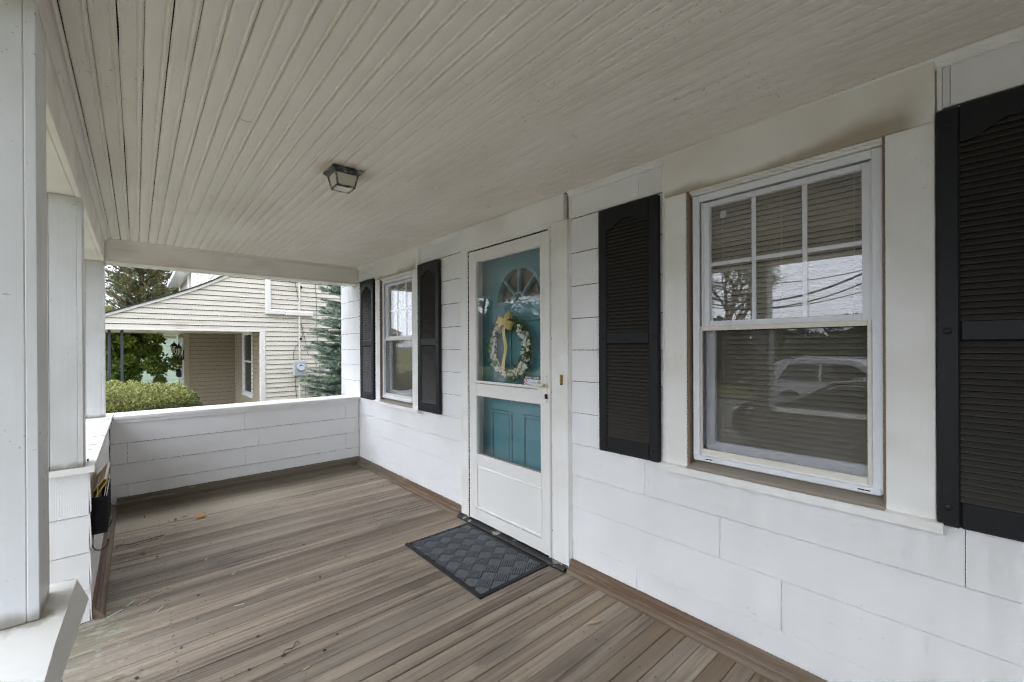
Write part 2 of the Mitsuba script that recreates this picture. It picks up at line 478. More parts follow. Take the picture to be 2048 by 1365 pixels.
joints = {0: 3.4, 2: 2.3, 4: 3.1, 6: 2.75, 8: 3.6, 9: 2.0, 11: 2.72, 13: 2.05, 14: 2.18, 16: 1.72, 18: 1.22, 20: 2.5, 22: 1.05, 24: 1.55, 26: 2.6, 28: 1.22, 30: 3.3, 33: 2.2, 35: 1.8}
for k in range(-4, 33):
    x0 = -1.922 + k * PC
    w = PC if x0 + PC < -0.012 else -0.012 - x0
    if w < 0.02:
        continue
    left = SSn = float(np.clip((-0.75 - x0) / 0.6, 0, 1))
    gap = 0.0011 * rng.random() ** 1.5 + 0.0012 * left * (0.15 + 1.1 * rng.random())
    cut = joints.get(k + 4, None)
    spans = [(Y0, YF + 0.02)] if cut is None else [(Y0, cut - 0.0006), (cut + 0.0006, YF + 0.02)]
    for a, b in spans:
        add(ceiling + '__board', ceiling_board(x0, w, a, b, gap, True), 'm_ceiling', smooth=35)
add(ceiling + '__backing', cbox(-2.2, 0.02, Y0, 5.1, ZC + 0.012, ZC + 0.03), 'm_dark')


def crown_y(x, s, y0, y1, parent, m):
    """stepped moulding along y under the ceiling; s=+1 it projects to +x"""
    pr = [(0, ZC - .030), (.006, ZC - .030), (.008, ZC - .024), (.013, ZC - .018), (.013, ZC - .012), (.020, ZC - .006), (.022, ZC - .001), (0, ZC - .001)]
    return add(parent, prism([(x + s * a, z) for a, z in pr], y0, y1, 'y'), m)


add(ceiling + '__moulding', prism([(-.0005, ZC - .032), (-.0115, ZC - .032), (-.0125, ZC - .026), (-.016, ZC - .023), (-.0165, ZC - .017), (-.022, ZC - .011), (-.027, ZC - .004), (-.027, ZC - .001), (-.0005, ZC - .001)], Y0, 1.684, 'y'), 'm_trim')
add(ceiling + '__moulding', prism([(-.0005, ZC - .032), (-.0115, ZC - .032), (-.0125, ZC - .026), (-.016, ZC - .023), (-.0165, ZC - .017), (-.022, ZC - .011), (-.027, ZC - .004), (-.027, ZC - .001), (-.0005, ZC - .001)], 2.804, YF, 'y'), 'm_trim')

# ---- beams over the posts
bm = thing('porch_beam', 'long taupe white beam running along the open left side above the posts', 'beam')
add(bm + '__fascia', cbox(-2.160, -2.138, Y0, YF, 2.061, 2.249, 0.003), 'm_beam')
add(bm + '__underside', cbox(-2.330, -2.162, Y0, 5.07, 2.064, 2.080, 0.002), 'm_beam')
add(bm + '__outer_board', cbox(-2.352, -2.332, Y0, 5.09, 2.060, 2.249, 0.003), 'm_beam')
crown_y(-2.138, 1, Y0, YF - 0.001, bm + '__moulding', 'm_ceiling')
bf = thing('porch_beam', 'short taupe white beam across the far end of the porch', 'beam')
add(bf + '__fascia', cbox(-2.136, -0.002, YF, YF + 0.022, 2.071, 2.249, 0.003), 'm_beam')
add(bf + '__underside', cbox(-2.136, -0.002, YF - 0.006, 5.07, 2.058, 2.070, 0.002), 'm_beam')
add(bf + '__outer_board', cbox(-2.136, -0.002, 5.05, 5.07, 2.071, 2.249, 0.003), 'm_beam')
pr = [(0, ZC - .030), (.006, ZC - .030), (.008, ZC - .024), (.013, ZC - .018), (.013, ZC - .012), (.020, ZC - .006), (.022, ZC - .001), (0, ZC - .001)]
add(bf + '__moulding', prism([(YF - a, z) for a, z in pr], -2.115, -0.021, 'x'), 'm_ceiling')

# ---- roof over the porch and its eave soffit outside the beam
eave = thing('porch_roof', 'porch roof eave with cream vinyl soffit outside the left beam', 'roof')
ny = int((5.164 - Y0) / 0.1245)
for k in range(ny):
    y = 5.164 - (k + 1) * 0.1245
    add(eave + '__soffit_panel', cbox(-2.80, -2.354, y + 0.0035, y + 0.1225, 2.200, 2.206, 0.0015), 'm_vinyl_soffit')
add(eave + '__deck', join([cbox(-2.84, 0.35, Y0 - 0.3, 5.30, 2.285, 2.42), cbox(-2.80, -2.354, Y0, 5.16, 2.208, 2.22)]), 'm_roof')
add(eave + '__fascia', join([cbox(-2.83, -2.802, Y0 - 0.3, 5.19, 2.17, 2.283), cbox(-2.80, -2.354, 5.166, 5.19, 2.17, 2.283), cbox(-2.354, -0.002, 5.09, 5.12, 2.06, 2.283)]), 'm_trim')

# ---- posts: four boards each
def post(label, xi, y, w=0.13):
    p = thing('porch_post', label, 'post', 'square white porch posts')
    z0, z1, t = 0.765, 2.062, 0.018
    xo = xi - w
    add(p + '__side_board', cbox(xi - t, xi, y + 0.0015, y + w, z0, z1, 0.0015), 'm_post')
    add(p + '__side_board', cbox(xo, xo + t, y, y + w, z0, z1, 0.0015), 'm_post')
    add(p + '__face_board', cbox(xo + t + .001, xi - t - .0005, y + 0.002, y + 0.002 + t, z0, z1, 0.0015), 'm_post')
    add(p + '__face_board', cbox(xo + t + .001, xi - t - .0005, y + w - t, y + w - .002, z0, z1, 0.0015), 'm_post')
    return p


post('nearest square white post, cut by the left edge of the picture', -2.100, 1.333, 0.135)
post('middle square white post standing on the stub of half wall beside the mailbox', -2.138, 2.911)
post('farthest square white post in the far left corner', -2.141, 4.905)
add('porch_post_001__base_grime', cbox(-2.135, -2.128, 3.045, 3.06, 0.764, 0.774, 0.001), 'm_rust')

# ---- lap siding pieces
COURSES = [0.0, 0.184, 0.390, 0.575, 0.760, 0.945, 1.130, 1.314, 1.500, 1.690, 1.886, 2.090, 2.247]
JOINT = [0.12, 0.58, 0.82, 0.07, 0.573, 0.25, 0.80, 0.05, 0.60, 0.3, 0.9, 0.1]


def siding(key, place, u0, u1, courses, joints, width, openings=(), mat_='m_siding', t=0.0045, lap=0.0062):
    """courses of shingles; place(u, z, d) -> xyz with d the distance out from the wall"""
    hole = unary_union([sbox(*o) for o in openings]) if openings else None
    for i in range(len(courses) - 1):
        za, zb = courses[i], courses[i + 1]
        j = joints[i % len(joints)]
        cuts = [u0] + [c for c in np.arange(j - 40 * width, u1, width) if u0 + 0.03 < c < u1 - 0.03] + [u1]
        for a, b in zip(cuts[:-1], cuts[1:]):
            r = sbox(a + 0.0009, za, b - 0.0009, zb - 0.0043)  # slot added under each lap to stand for the lip's shadow line
            if hole is not None:
                r = r.difference(hole)
            for q in getattr(r, 'geoms', [r]):
                if q.is_empty or q.area < 2e-4:
                    continue
                m = trimesh.creation.extrude_polygon(q, t, engine='earcut')
                v = np.array(m.vertices)
                tilt = (zb - v[:, 1]) / (zb - za)
                d = v[:, 2] + lap * tilt + rng.normal(0, 0.00025)
                f = np.array(m.faces)
                w = place(v[:, 0], v[:, 1], d)
                e = np.cross(place(np.array([1.]), np.array([0.]), np.array([0.]))[0] - place(np.array([0.]), np.array([0.]), np.array([0.]))[0], [0, 0, 1.0])
                out = place(np.array([0.]), np.array([0.]), np.array([1.]))[0] - place(np.array([0.]), np.array([0.]), np.array([0.]))[0]
                if e @ out < 0:
                    f = f[:, ::-1]
                add(key, trimesh.Trimesh(w, f, process=False), mat_)


P_ = lambda *c: np.stack(np.broadcast_arrays(*c), 1)
house = thing('white_house', 'white shingled house wall with trim boards and brown baseboard along the porch', 'house')
DY = 3.332   # far window = near window shifted along the wall
open_ = [(0.116, 0.737, 1.084, 2.3), (0.116 + DY, 0.737, 1.084 + DY, 2.3), (1.684, -0.1, 2.803, 2.3)]
siding(house + '__shingle', lambda u, z, d: P_(0.0095 - d, u, z), Y0, YH, COURSES, JOINT, 1.123, open_)
# sheathing behind the shingles, with the openings cut out
sh = sbox(Y0 - 6, -0.75, YH - 0.004, 5.6).difference(unary_union([sbox(0.250, 0.772, 0.962, 2.046), sbox(0.250 + DY, 0.772, 0.962 + DY, 2.046), sbox(1.824, 0.0, 2.689, 2.09)]))
add(house + '__sheathing', prism(sh, 0.0096, 0.16, 'x'), 'm_felt')
add(house + '__gable_wall', join([cbox(0.165, 9, YH - 0.16, YH - 0.004, -0.75, 5.6), cbox(0.165, 9, -8, -7.8, -0.75, 5.6), cbox(8.9, 9.1, -8, YH, -0.75, 5.6)]), 'm_neighbor')
add(house + '__roof', cbox(-0.4, 9.4, -8.3, YH + 0.3, 5.6, 5.9), 'm_roof')
add(house + '__corner_board', cbox(-0.004, 0.02, YH - 0.012, YH + 0.002, -0.1, 2.28, 0.002), 'm_trim')
# dark rooms behind the windows and door
add(house + '__interior', join([cbox(0.50, 0.52, Y0, YH - 0.2, -0.1, 2.6), cbox(0.165, 0.5, 1.20, 1.22, -0.1, 2.6), cbox(0.165, 0.5, 2.95, 2.97, -0.1, 2.6), cbox(0.165, 0.5, 3.2, 3.22, -0.1, 2.6), cbox(0.165, 0.5, -0.1, -0.08, -0.1, 2.6), cbox(0.165, 0.5, 4.7, 4.72, -0.1, 2.6), cbox(0.165, 0.5, Y0, YH - 0.2, 2.5, 2.52), cbox(0.165, 0.5, Y0, YH - 0.2, -0.1, -0.08)]), 'm_dark')


def baseboard_y(key, x, s, y0, y1, h=0.074):
    pr = [(0.003, 0.0005), (0.030, 0.0005), (0.030, 0.030), (0.027, 0.034), (0.021, 0.036), (0.019, 0.044), (0.017, h - 0.018), (0.012, h - 0.006), (0.006, h), (0.003, h)]
    add(key, prism([(x + s * a, z) for a, z in pr], y0, y1, 'y'), 'm_base')


def shoe_y(key, x, s, y0, y1):
    a = np.linspace(0, np.pi / 2, 6)
    add(key, prism([(x, 0.0005)] + [(x + s * 0.022 * math.cos(t), 0.0005 + 0.022 * math.sin(t)) for t in a], y0, y1, 'y'), 'm_base', smooth=40)


baseboard_y(house + '__baseboard', 0.0, -1, Y0, 1.680)
shoe_y(house + '__baseboard_shoe', -0.0305, -1, Y0, 1.680)
baseboard_y(house + '__baseboard', 0.0, -1, 2.806, YF - 0.035)
shoe_y(house + '__baseboard_shoe', -0.0305, -1, 2.806, YF - 0.035)

# ---- half walls
def cap(key, x0, x1, y0, y1, z=0.763):
    add(key, cbox(x0, x1, y0, y1, z - 0.030, z, 0.003), 'm_trim')


ZP = [0.0, 0.181, 0.357, 0.532, 0.706]
hw = thing('half_wall', 'white shingled half wall closing the far end of the porch', 'wall', 'white shingled half walls')
siding(hw + '__shingle', lambda u, z, d: P_(u, YF + 0.0095 - d, z), -2.112, -0.006, ZP, [-1.022, -1.142], 0.98, t=0.0045)
add(hw + '__core', cbox(-2.27, -0.001, YF + 0.0097, 5.16, -0.7, 0.705), 'm_felt')
cap(hw + '__cap', -2.090, -0.003, YF - 0.032, 5.195)
add(hw + '__cap_trim', cbox(-2.10, -0.003, YF - 0.016, YF + 0.004, 0.702, 0.731, 0.002), 'm_trim')
prf = [(0.003, 0.0005), (0.030, 0.0005), (0.030, 0.030), (0.027, 0.034), (0.021, 0.036), (0.019, 0.044), (0.017, 0.058), (0.012, 0.070), (0.006, 0.076), (0.003, 0.076)]
add(hw + '__baseboard', prism([(YF - a, z) for a, z in prf], -2.07, -0.003, 'x'), 'm_base')

hl = thing('half_wall', 'white shingled half wall on the left holding the mailbox', 'wall', 'white shingled half walls')
siding(hl + '__shingle', lambda u, z, d: P_(-2.1245 + d, u, z), 2.946, YF - 0.002, [0.0, 0.181, 0.357, 0.532, 0.737], [3.9, 3.4], 1.1)
siding(hl + '__end_shingle', lambda u, z, d: P_(u, 2.9545 - d, z), -2.288, -2.121, [-0.03, 0.155, 0.338, 0.521, 0.737], [0.5], 2.0)
add(hl + '__core', cbox(-2.286, -2.1247, 2.9547, 5.16, -0.7, 0.715), 'm_felt')
add(hl + '__corner_gap', cbox(-2.1245, -2.1225, 2.9515, 2.9545, 0.0, 0.72, 0.0005), 'm_dark')
add(hl + '__cap', prism([(-2.335, 2.915), (-2.100, 2.915), (-2.098, YF - 0.034), (-2.092, 5.195), (-2.335, 5.195)], 0.733, 0.763, 'z'), 'm_trim')
baseboard_y(hl + '__baseboard', -2.1205, 1, 2.955, YF - 0.032, 0.070)
shoe_y(hl + '__baseboard_shoe', -2.0900, 1, 2.930, YF - 0.032)

hn = thing('half_wall', 'near end of a half wall with a bent metal cap under the nearest post', 'wall', 'white shingled half walls')
add(hn + '__core', cbox(-2.286, -2.090, Y0, 1.470, -0.7, 0.730), 'm_siding')
siding(hn + '__shingle', lambda u, z, d: P_(-2.090 + d, u, z), Y0, 1.466, ZP, [0.9, 0.4], 1.1)
# metal cap with a folded, flared corner
cv = [(-2.36, Y0), (-2.066, Y0), (-2.068, 0.6), (-2.066, 1.2), (-2.058, 1.512), (-2.105, 1.520), (-2.36, 1.520)]
add(hn + '__cap', prism(cv, 0.755, 0.763, 'z'), 'm_trim')
lip = np.array([[-2.0657, Y0, .762], [-2.0677, .6, .762], [-2.0657, 1.2, .762], [-2.0577, 1.5115, .762],
                [-2.060, Y0, .705], [-2.058, .6, .705], [-2.054, 1.2, .706], [-2.036, 1.497, .712]])
lv = np.vstack([lip, lip - [0.003, 0, 0]])
lf = [[i, i + 1, i + 5, i + 4] for i in range(3)] + [[i + 8, i + 12, i + 13, i + 9] for i in range(3)] + [[0, 8, 9, 1], [1, 9, 10, 2], [2, 10, 11, 3], [4, 5, 13, 12], [5, 6, 14, 13], [6, 7, 15, 14], [3, 11, 15, 7]]
add(hn + '__cap_lip', (lv, np.array(lf)), 'm_trim')
add(hn + '__cap_end_lip', cbox(-2.36, -2.062, 1.5215, 1.5235, 0.715, 0.762, 0.0005), 'm_alum')
# end wall behind the camera, added to cut light on the near end
he = thing('half_wall', 'added full height end wall behind the viewpoint that blocks light', 'wall')
add(he + '__core', cbox(-2.45, -0.003, Y0 - 0.2, Y0 - 0.005, -0.7, 2.249), 'm_siding')

st = thing('porch_steps', 'concrete steps leading down from the porch opening', 'steps')
for i in range(4):
    add(st + '__step', cbox(-2.47 - 0.28 * (i + 1), -2.445 - 0.28 * i, 1.50, 2.93, GROUND, -0.17 * (i + 1) - 0.02, 0.01), 'm_concrete')

# ================================================================ windows
def window(y, which, win_label, blind_label, n_slat):
    w = thing('window', win_label, 'window')
    A = lambda part, m, mt, **k: add(w + '__' + part, m, mt, **k)
    # casing boards
    A('casing', cbox(-0.022, 0.0085, y + 0.957, y + 1.065, 0.772, 2.046, 0.002), 'm_trim')
    A('casing', cbox(-0.022, 0.0085, y + 0.133, y + 0.255, 0.772, 2.046, 0.002), 'm_trim')
    A('head_board', cbox(-0.0235, 0.0085, y + 0.133, y + 1.065, 2.0475, 2.247, 0.002), 'm_head')
    A('edge_strip', cbox(-0.013, 0.008, y + 1.068, y + 1.083, 0.74, 2.238, 0.003), 'm_trim')
    A('edge_strip', cbox(-0.013, 0.008, y + 0.117, y + 0.130, 0.74, 2.238, 0.003), 'm_trim')
    # jamb
    A('jamb', join([cbox(-0.020, 0.10, y + 0.944, y + 0.9565, 0.79, 2.046, 0.001), cbox(-0.020, 0.10, y + 0.2555, y + 0.262, 0.79, 2.046, 0.001)]), 'm_jamb')
    A('head_stop', join([cbox(-0.017, 0.10, y + 0.263, y + 0.943, 2.036, 2.0465, 0.001), cbox(-0.005, 0.10, y + 0.263, y + 0.943, 2.026, 2.0355, 0.002)]), 'm_trim')
    # sill
    sill = [(-0.048, 0.738), (-0.048, 0.7675), (-0.045, 0.770), (0.008, 0.7745), (0.008, 0.738)]
    A('sill', prism(sill, y + 0.116, y + 1.084, 'y'), 'm_trim')
    A('sill_slope', prism([(-0.043, 0.7704), (-0.026, 0.7745), (-0.022, 0.778), (0.10, 0.808), (0.10, 0.775), (0.0, 0.774)], y + 0.256, y + 0.956, 'y'), 'm_silldirt')
    # vinyl frame
    fy0, fy1, fz0, fz1 = y + 0.264, y + 0.938, 0.813, 2.022
    bars = []
    for (a, b, c, d) in ((fy0, fy0 + 0.030, fz0 + .0, fz1), (fy1 - 0.030, fy1, fz0, fz1)):
        bars += [cbox(0.0, 0.012, a, b, c, d, 0.002), cbox(0.012, 0.10, a + (0 if a == fy0 else 0.012), b - (0.012 if a == fy0 else 0), c, d, 0.002)]
    bars += [cbox(0.0, 0.012, fy0 + .0305, fy1 - .0305, fz1 - 0.030, fz1, 0.002), cbox(0.012, 0.1, fy0 + .0305, fy1 - .0305, fz1 - 0.018, fz1, 0.002)]
    A('frame', join(bars), 'm_vinyl')
    A('frame_sill', join([cbox(-0.006, 0.012, fy0 + .004, fy1 - .004, fz0 - 0.006, fz0 + 0.019, 0.004), cbox(0.012, 0.1, fy0 + .01, fy1 - .01, fz0, fz0 + .022, 0.001)]), 'm_vinyl')
    A('weep_slot', join([cbox(-0.0068, -0.005, fy1 - 0.09, fy1 - 0.055, fz0 + .004, fz0 + .008, 0.0003), cbox(-0.0068, -0.005, fy0 + 0.035, fy0 + 0.07, fz0 + .004, fz0 + .008, 0.0003)]), 'm_black')
    # upper sash
    us = w + '__upper_sash'
    ua, ub, uc, ud = y + 0.298, y + 0.903, 1.418, 1.992
    ga, gb, gc, gd = y + 0.326, y + 0.874, 1.446, 1.970
    add(us, join([cbox(0.030, 0.058, ua, ga, uc, ud, 0.002), cbox(0.030, 0.058, gb, ub, uc, ud, 0.002), cbox(0.0305, 0.0575, ga + .0005, gb - .0005, gd, ud, 0.002), cbox(0.0305, 0.0575, ga + .0005, gb - .0005, uc, gc, 0.002),
                  cbox(0.020, 0.030, y + 0.295, y + 0.303, uc, fz1 - .03, 0.001), cbox(0.020, 0.030, y + 0.898, y + 0.906, uc, fz1 - .03, 0.001)]), 'm_vinyl')
    for xg in (0.043, 0.056):
        add(us + '__pane', cbox_sheet(xg, ga - .004, gb + .004, gc - .004, gd + .004), 'm_glass')
    for q in (0.692, 0.506):
        add(us + '__muntin', cbox(0.0465, 0.0525, y + q - 0.0085, y + q + 0.0085, gc, gd, 0.002), 'm_vinyl')
    for a, b in ((ga, y + .506 - .0095), (y + .506 + .0095, y + .692 - .0095), (y + .692 + .0095, gb)):
        add(us + '__muntin', cbox(0.0465, 0.0525, a, b, 1.698, 1.715, 0.002), 'm_vinyl')
    # lower sash and its half screen
    ls = w + '__lower_sash'
    add(ls, join([cbox(0.062, 0.090, y + .290, y + .309, .838, 1.42, .002), cbox(0.062, 0.090, y + .866, y + .906, .838, 1.42, .002), cbox(0.0625, 0.0895, y + .3095, y + .8655, .838, .890, .002), cbox(0.0625, 0.0895, y + .3095, y + .8655, 1.406, 1.42, .002)]), 'm_vinyl')
    for xg in (0.070, 0.083):
        add(ls + '__pane', cbox_sheet(xg, y + .305, y + .871, .885, 1.411), 'm_glass_lower')
    sc = w + '__insect_screen'
    add(sc, cbox_sheet(0.019, y + .307, y + .903, .857, 1.405), 'm_screen')
    add(sc + '__screen_frame', join([cbox(0.012, 0.024, y + .296, y + .309, .8325, 1.4235, .0015), cbox(0.012, 0.024, y + .901, y + .9135, .8325, 1.4235, .0015), cbox(0.0125, 0.0235, y + .3095, y + .9005, .8325, .860, .0015), cbox(0.0125, 0.0235, y + .3095, y + .9005, 1.402, 1.4235, .0015)]), 'm_cream')
    # blind inside
    b = thing('window_blind', blind_label, 'blind', 'closed taupe slatted blinds')
    p = 0.0225
    slat = None
    for i in range(int((2.0 - 0.85) / p)):
        z = 0.855 + i * p
        h = np.linspace(-0.5, 0.5, 5)
        q = np.array([[0.115 + 0.012 * s - 0.0020 * (1 - 4 * s * s), z + 0.0206 * s] for s in h])
        n = len(q)
        v = np.vstack([np.c_[q[:, 0], np.full(n, y + .29), q[:, 1]], np.c_[q[:, 0], np.full(n, y + .905), q[:, 1]]])
        v[:, 2] += rng.normal(0, 0.0004)
        f = np.vstack([[[j, j + 1, n + j + 1], [j, n + j + 1, n + j]] for j in range(n - 1)])
        add(b + '__slat', trimesh.Trimesh(v, f, process=False), 'm_blind', smooth=True)
    add(b + '__cord', join([tube([[0.102, y + q, 0.85], [0.102, y + q, 2.01]], 0.0011, 5) for q in (.842, .604, .36)]), 'm_cord')
    add(b + '__tag', join([cbox(0.097, 0.100, y + .826, y + .852, 1.925, 1.957, .001)]), 'm_vinyl')
    add(b + '__head_rail', cbox(0.09, 0.13, y + .28, y + .915, 2.01, 2.04), 'm_blind')
    return w


def cbox_sheet(x, y0, y1, z0, z1):
    return trimesh.Trimesh([[x, y0, z0], [x, y1, z0], [x, y1, z1], [x, y0, z1]], [[0, 2, 1], [0, 3, 2]], process=False)


window(0.0, 0, 'nearest double hung window, at the right between two large black shutters, with mildew above its frame', 'closed taupe slatted blind inside the nearest window', 50)
window(DY, 1, 'far double hung window beyond the front door, near the far corner of the porch', 'closed taupe slatted blind inside the far window', 50)

# ================================================================ shutters
def shutter(y0, label):
    """louvered shutter, 0.36 wide, on the wall; y0 = its lower y"""
    s = thing('shutter', label, 'shutter', 'black louvered window shutters')
    H0, H1, W = 0.763, 2.073, 0.358
    st_, x0, x1 = 0.052, -0.036, -0.006
    y1 = y0 + W
    add(s + '__stile', cbox(x0, x1, y0, y0 + st_, H0, H1, 0.005), 'm_shutter')
    add(s + '__stile', cbox(x0, x1, y1 - st_, y1, H0, H1, 0.005), 'm_shutter')
    a, b = y0 + st_, y1 - st_
    add(s + '__bottom_rail', cbox(x0 + .002, x1, a + .0005, b - .0005, H0 + .001, H0 + 0.085, 0.004), 'm_shutter')
    add(s + '__middle_rail', cbox(x0 + .002, x1, a + .0005, b - .0005, 1.345, 1.408, 0.004), 'm_shutter')
    # top rail with a cathedral arch
    t = np.linspace(0, 1, 25)
    zb = 1.958 + 0.048 * np.clip(np.sin(np.pi * np.clip((t - .06) / .88, 0, 1)), 0, 1) ** 1.6
    arch = [(a + .0005 + q * (b - a - .001), z) for q, z in zip(t, zb)]
    add(s + '__top_rail', prism(arch + [(b - .0005, H1 - .001), (a + .0005, H1 - .001)], x0 + .002, x1, 'x'), 'm_shutter')
    p = 0.0192
    for lo, hi in ((H0 + 0.083, 1.347), (1.406, 2.008)):
        z = lo
        while z < hi - 0.004:
            zt = min(z + p * 1.25, hi)
            q = [(-0.0300, z), (-0.0325, z + .0012), (-0.0322, z + .003), (-0.0155, zt), (-0.0130, zt), (-0.0270, z)]
            add(s + '__louver', prism(q, a - .002, b + .002, 'y'), 'm_louver', smooth=40)
            z += p
    for zz in (H0 + 0.06, 1.376, H1 - 0.05):
        for yy in (y0 + 0.024, y1 - 0.024):
            m = trimesh.creation.icosphere(2, 1.0)
            m.apply_scale([0.004, 0.0105, 0.0105])
            add(s + '__rivet', move(m, [x0 - 0.0005, yy, zz]), 'm_shutter', smooth=True)
    add(s + '__backing', cbox(-0.013, -0.0075, a, b, H0 + .01, H1 - .01, 0.0005), 'm_black')


shutter(1.094, 'black louvered shutter between the front door and the nearest window')
shutter(-0.228, 'large black louvered shutter at the right edge, cut by the frame')
shutter(1.094 + DY, 'small black louvered shutter in the far corner, left of the far window')
shutter(-0.228 + DY, 'black louvered shutter between the far window and the front door')
# ================================================================ front door group
dc = thing('door_casing', 'white wooden casing around the front door with a wide header board', 'door frame')
add(dc + '__side_board', cbox(-0.022, 0.0085, 2.690, 2.801, 0.012, 2.087, 0.002), 'm_trim')
add(dc + '__side_board', cbox(-0.022, 0.0085, 1.685, 1.823, 0.012, 2.087, 0.002), 'm_trim')
add(dc + '__header', join([cbox(-0.032, 0.0085, 1.706, 2.802, 2.0885, 2.2475, 0.003), cbox(-0.026, -0.022, 1.823, 2.69, 2.072, 2.088, .001)]), 'm_trim')
add(dc + '__jamb', join([cbox(-0.020, 0.16, 2.678, 2.6895, 0.03, 2.085, 0.001), cbox(-0.020, 0.16, 1.8235, 1.829, 0.03, 2.085, 0.001), cbox(-0.02, 0.16, 1.83, 2.677, 2.062, 2.0865, 0.001)]), 'm_trim')
add(dc + '__edge_bead', cbox(-0.012, 0.008, 1.676, 1.6845, 0.07, 2.24, 0.002), 'm_trim')
scr = []
for z in (0.20, 0.42, 0.72, 1.05, 1.38, 1.72, 1.98):
    m = trimesh.creation.icosphere(1, 0.0035)
    scr += [move(m, [-0.0215, 2.699, z + 0.03]), move(m, [-0.0215, 1.838 - 0.022, z])]
add(dc + '__nail_head', join(scr), 'm_nail')
th = thing('door_threshold', 'dark threshold board with chipped black paint under the storm door', 'threshold')
tp = [(-0.062, 0.001), (-0.064, 0.012), (-0.058, 0.020), (-0.020, 0.0285), (0.16, 0.030), (0.16, 0.001)]
add(th + '__board', prism(tp, 1.690, 2.800, 'y'), 'm_threshold')

sd = thing('storm_door', 'white aluminium storm door with two glass panes and a kick panel', 'storm door')
S = lambda part, m, mt, **k: add(sd + '__' + part, m, mt, **k)
xa, xb = -0.032, -0.004
S('frame', join([cbox(-0.040, -0.0225, 2.676, 2.692, 0.032, 2.058, .003), cbox(-0.040, -0.0225, 1.818, 1.830, 0.032, 2.058, .003), cbox(-0.040, -0.0225, 1.818, 2.692, 2.0585, 2.072, .003)]), 'm_alum')
S('stile', cbox(xa, xb, 2.578, 2.674, 0.036, 2.052, .003), 'm_alum')
S('stile', cbox(xa, xb, 1.832, 1.898, 0.036, 2.052, .003), 'm_alum')
for a, b in ((1.963, 2.051), (0.972, 1.078), (0.450, 0.538), (0.037, 0.128)):
    S('rail', cbox(xa + .0006, xb - .0006, 1.8985, 2.5775, a, b, .003), 'm_alum')


def bead(y0, y1, z0, z1, w, x=-0.0355):
    return join([cbox(x, xb, y0, y0 + w, z0, z1, .002), cbox(x, xb, y1 - w, y1, z0, z1, .002), cbox(x + .0004, xb, y0 + w + .0004, y1 - w - .0004, z0, z0 + w, .002), cbox(x + .0004, xb, y0 + w + .0004, y1 - w - .0004, z1 - w, z1, .002)])


S('glazing_bead', bead(1.886, 2.600, 1.066, 1.985, 0.017), 'm_alum')
S('glazing_bead', bead(1.886, 2.600, 0.520, 0.985, 0.017), 'm_alum')
S('pane', cbox_sheet(-0.020, 1.900, 2.586, 1.078, 1.972), 'm_glass')
S('pane', cbox_sheet(-0.020, 1.900, 2.586, 0.532, 0.972), 'm_glass')
S('seal', bead(1.900, 2.586, 1.0805, 1.9705, 0.0035, -0.031), 'm_black')
S('seal', bead(1.900, 2.586, 0.5345, 0.9705, 0.0035, -0.031), 'm_black')
S('kick_panel', cbox(-0.026, -0.010, 1.900, 2.576, 0.130, 0.449, .001), 'm_alum')
S('kick_bead', bead(1.897, 2.612, 0.130, 0.440, 0.009, -0.0335), 'm_alum')
S('slot', join([cbox(-0.0365, -0.0318, 1.93, 2.60, 1.0605, 1.0645, .0005), cbox(-0.0345, -0.0318, 1.90, 2.60, .125, .1275, .0005)]), 'm_alumgap')
S('hinge_gap', join([cbox(-0.0350, -0.024, 2.6742, 2.6760, 0.04, 2.05, .0003), cbox(-0.0335, -0.024, 1.8302, 1.8318, 0.04, 2.05, .0003), cbox(-0.0335, -.024, 1.832, 2.675, 2.0525, 2.058, .0003)]), 'm_black')
hn_ = []
for z in (0.16, 0.30, 1.02, 1.10, 1.86, 1.93):
    hn_.append(move(trimesh.creation.icosphere(1, 0.0055), [-0.034, 2.6765, z]))
S('hinge_screw', join(hn_), 'm_nail')
S('sweep', cbox(-0.028, -0.012, 1.834, 2.672, 0.031, 0.0365, .001), 'm_black')
# lever handle and lock plate
hd = sd + '__handle'
add(hd, join([cbox(-0.040, -0.0325, 1.829, 1.853, 0.985, 1.160, .003), tube([[-0.042, 1.842, 1.094], [-0.066, 1.842, 1.094]], 0.011, 12),
              tube(spline([[-0.066, 1.838, 1.094], [-0.070, 1.87, 1.094], [-0.067, 1.92, 1.0925], [-0.060, 1.945, 1.091]], 14), np.r_[np.full(10, 0.0095), 0.009, .0085, .007, .004], 10)]), 'm_cream', smooth=40)
add(hd + '__lever_bolt', move(trimesh.creation.icosphere(2, 0.008), [-0.070, 1.8385, 1.094]), 'm_brass', smooth=True)
add(hd + '__lock_button', cbox(-0.056, -0.0405, 1.833, 1.849, 1.010, 1.040, .004), 'm_black')
add(hd + '__screw', join([move(trimesh.creation.icosphere(1, 0.003), [-0.0405, 1.841, z]) for z in (1.150, 0.995)]), 'm_nail')
# sticker on the pane: black header with white letters, pale field with a red no-knock ring and a tan seal
sk = sd + '__sticker'
add(sk, cbox(-0.0216, -0.0206, 1.909, 2.068, 1.0845, 1.121, .0001), 'm_paper')
add(sk + '__header', cbox(-0.0219, -0.0206, 1.909, 2.068, 1.1215, 1.1405, .0001), 'm_black')
tm = meshkit.text_mesh('DO NOT KNOCK', 0.0115, 0.0004, bold=True)
v = np.array(tm.vertices)
v[:, 0] *= 0.132 / v[:, 0].max()
add(sk + '__lettering', trimesh.Trimesh(np.stack([-0.0221 - v[:, 2] * 0.3, 2.056 - v[:, 0], 1.1255 + v[:, 1]], 1), tm.faces, process=False), 'm_vinyl')


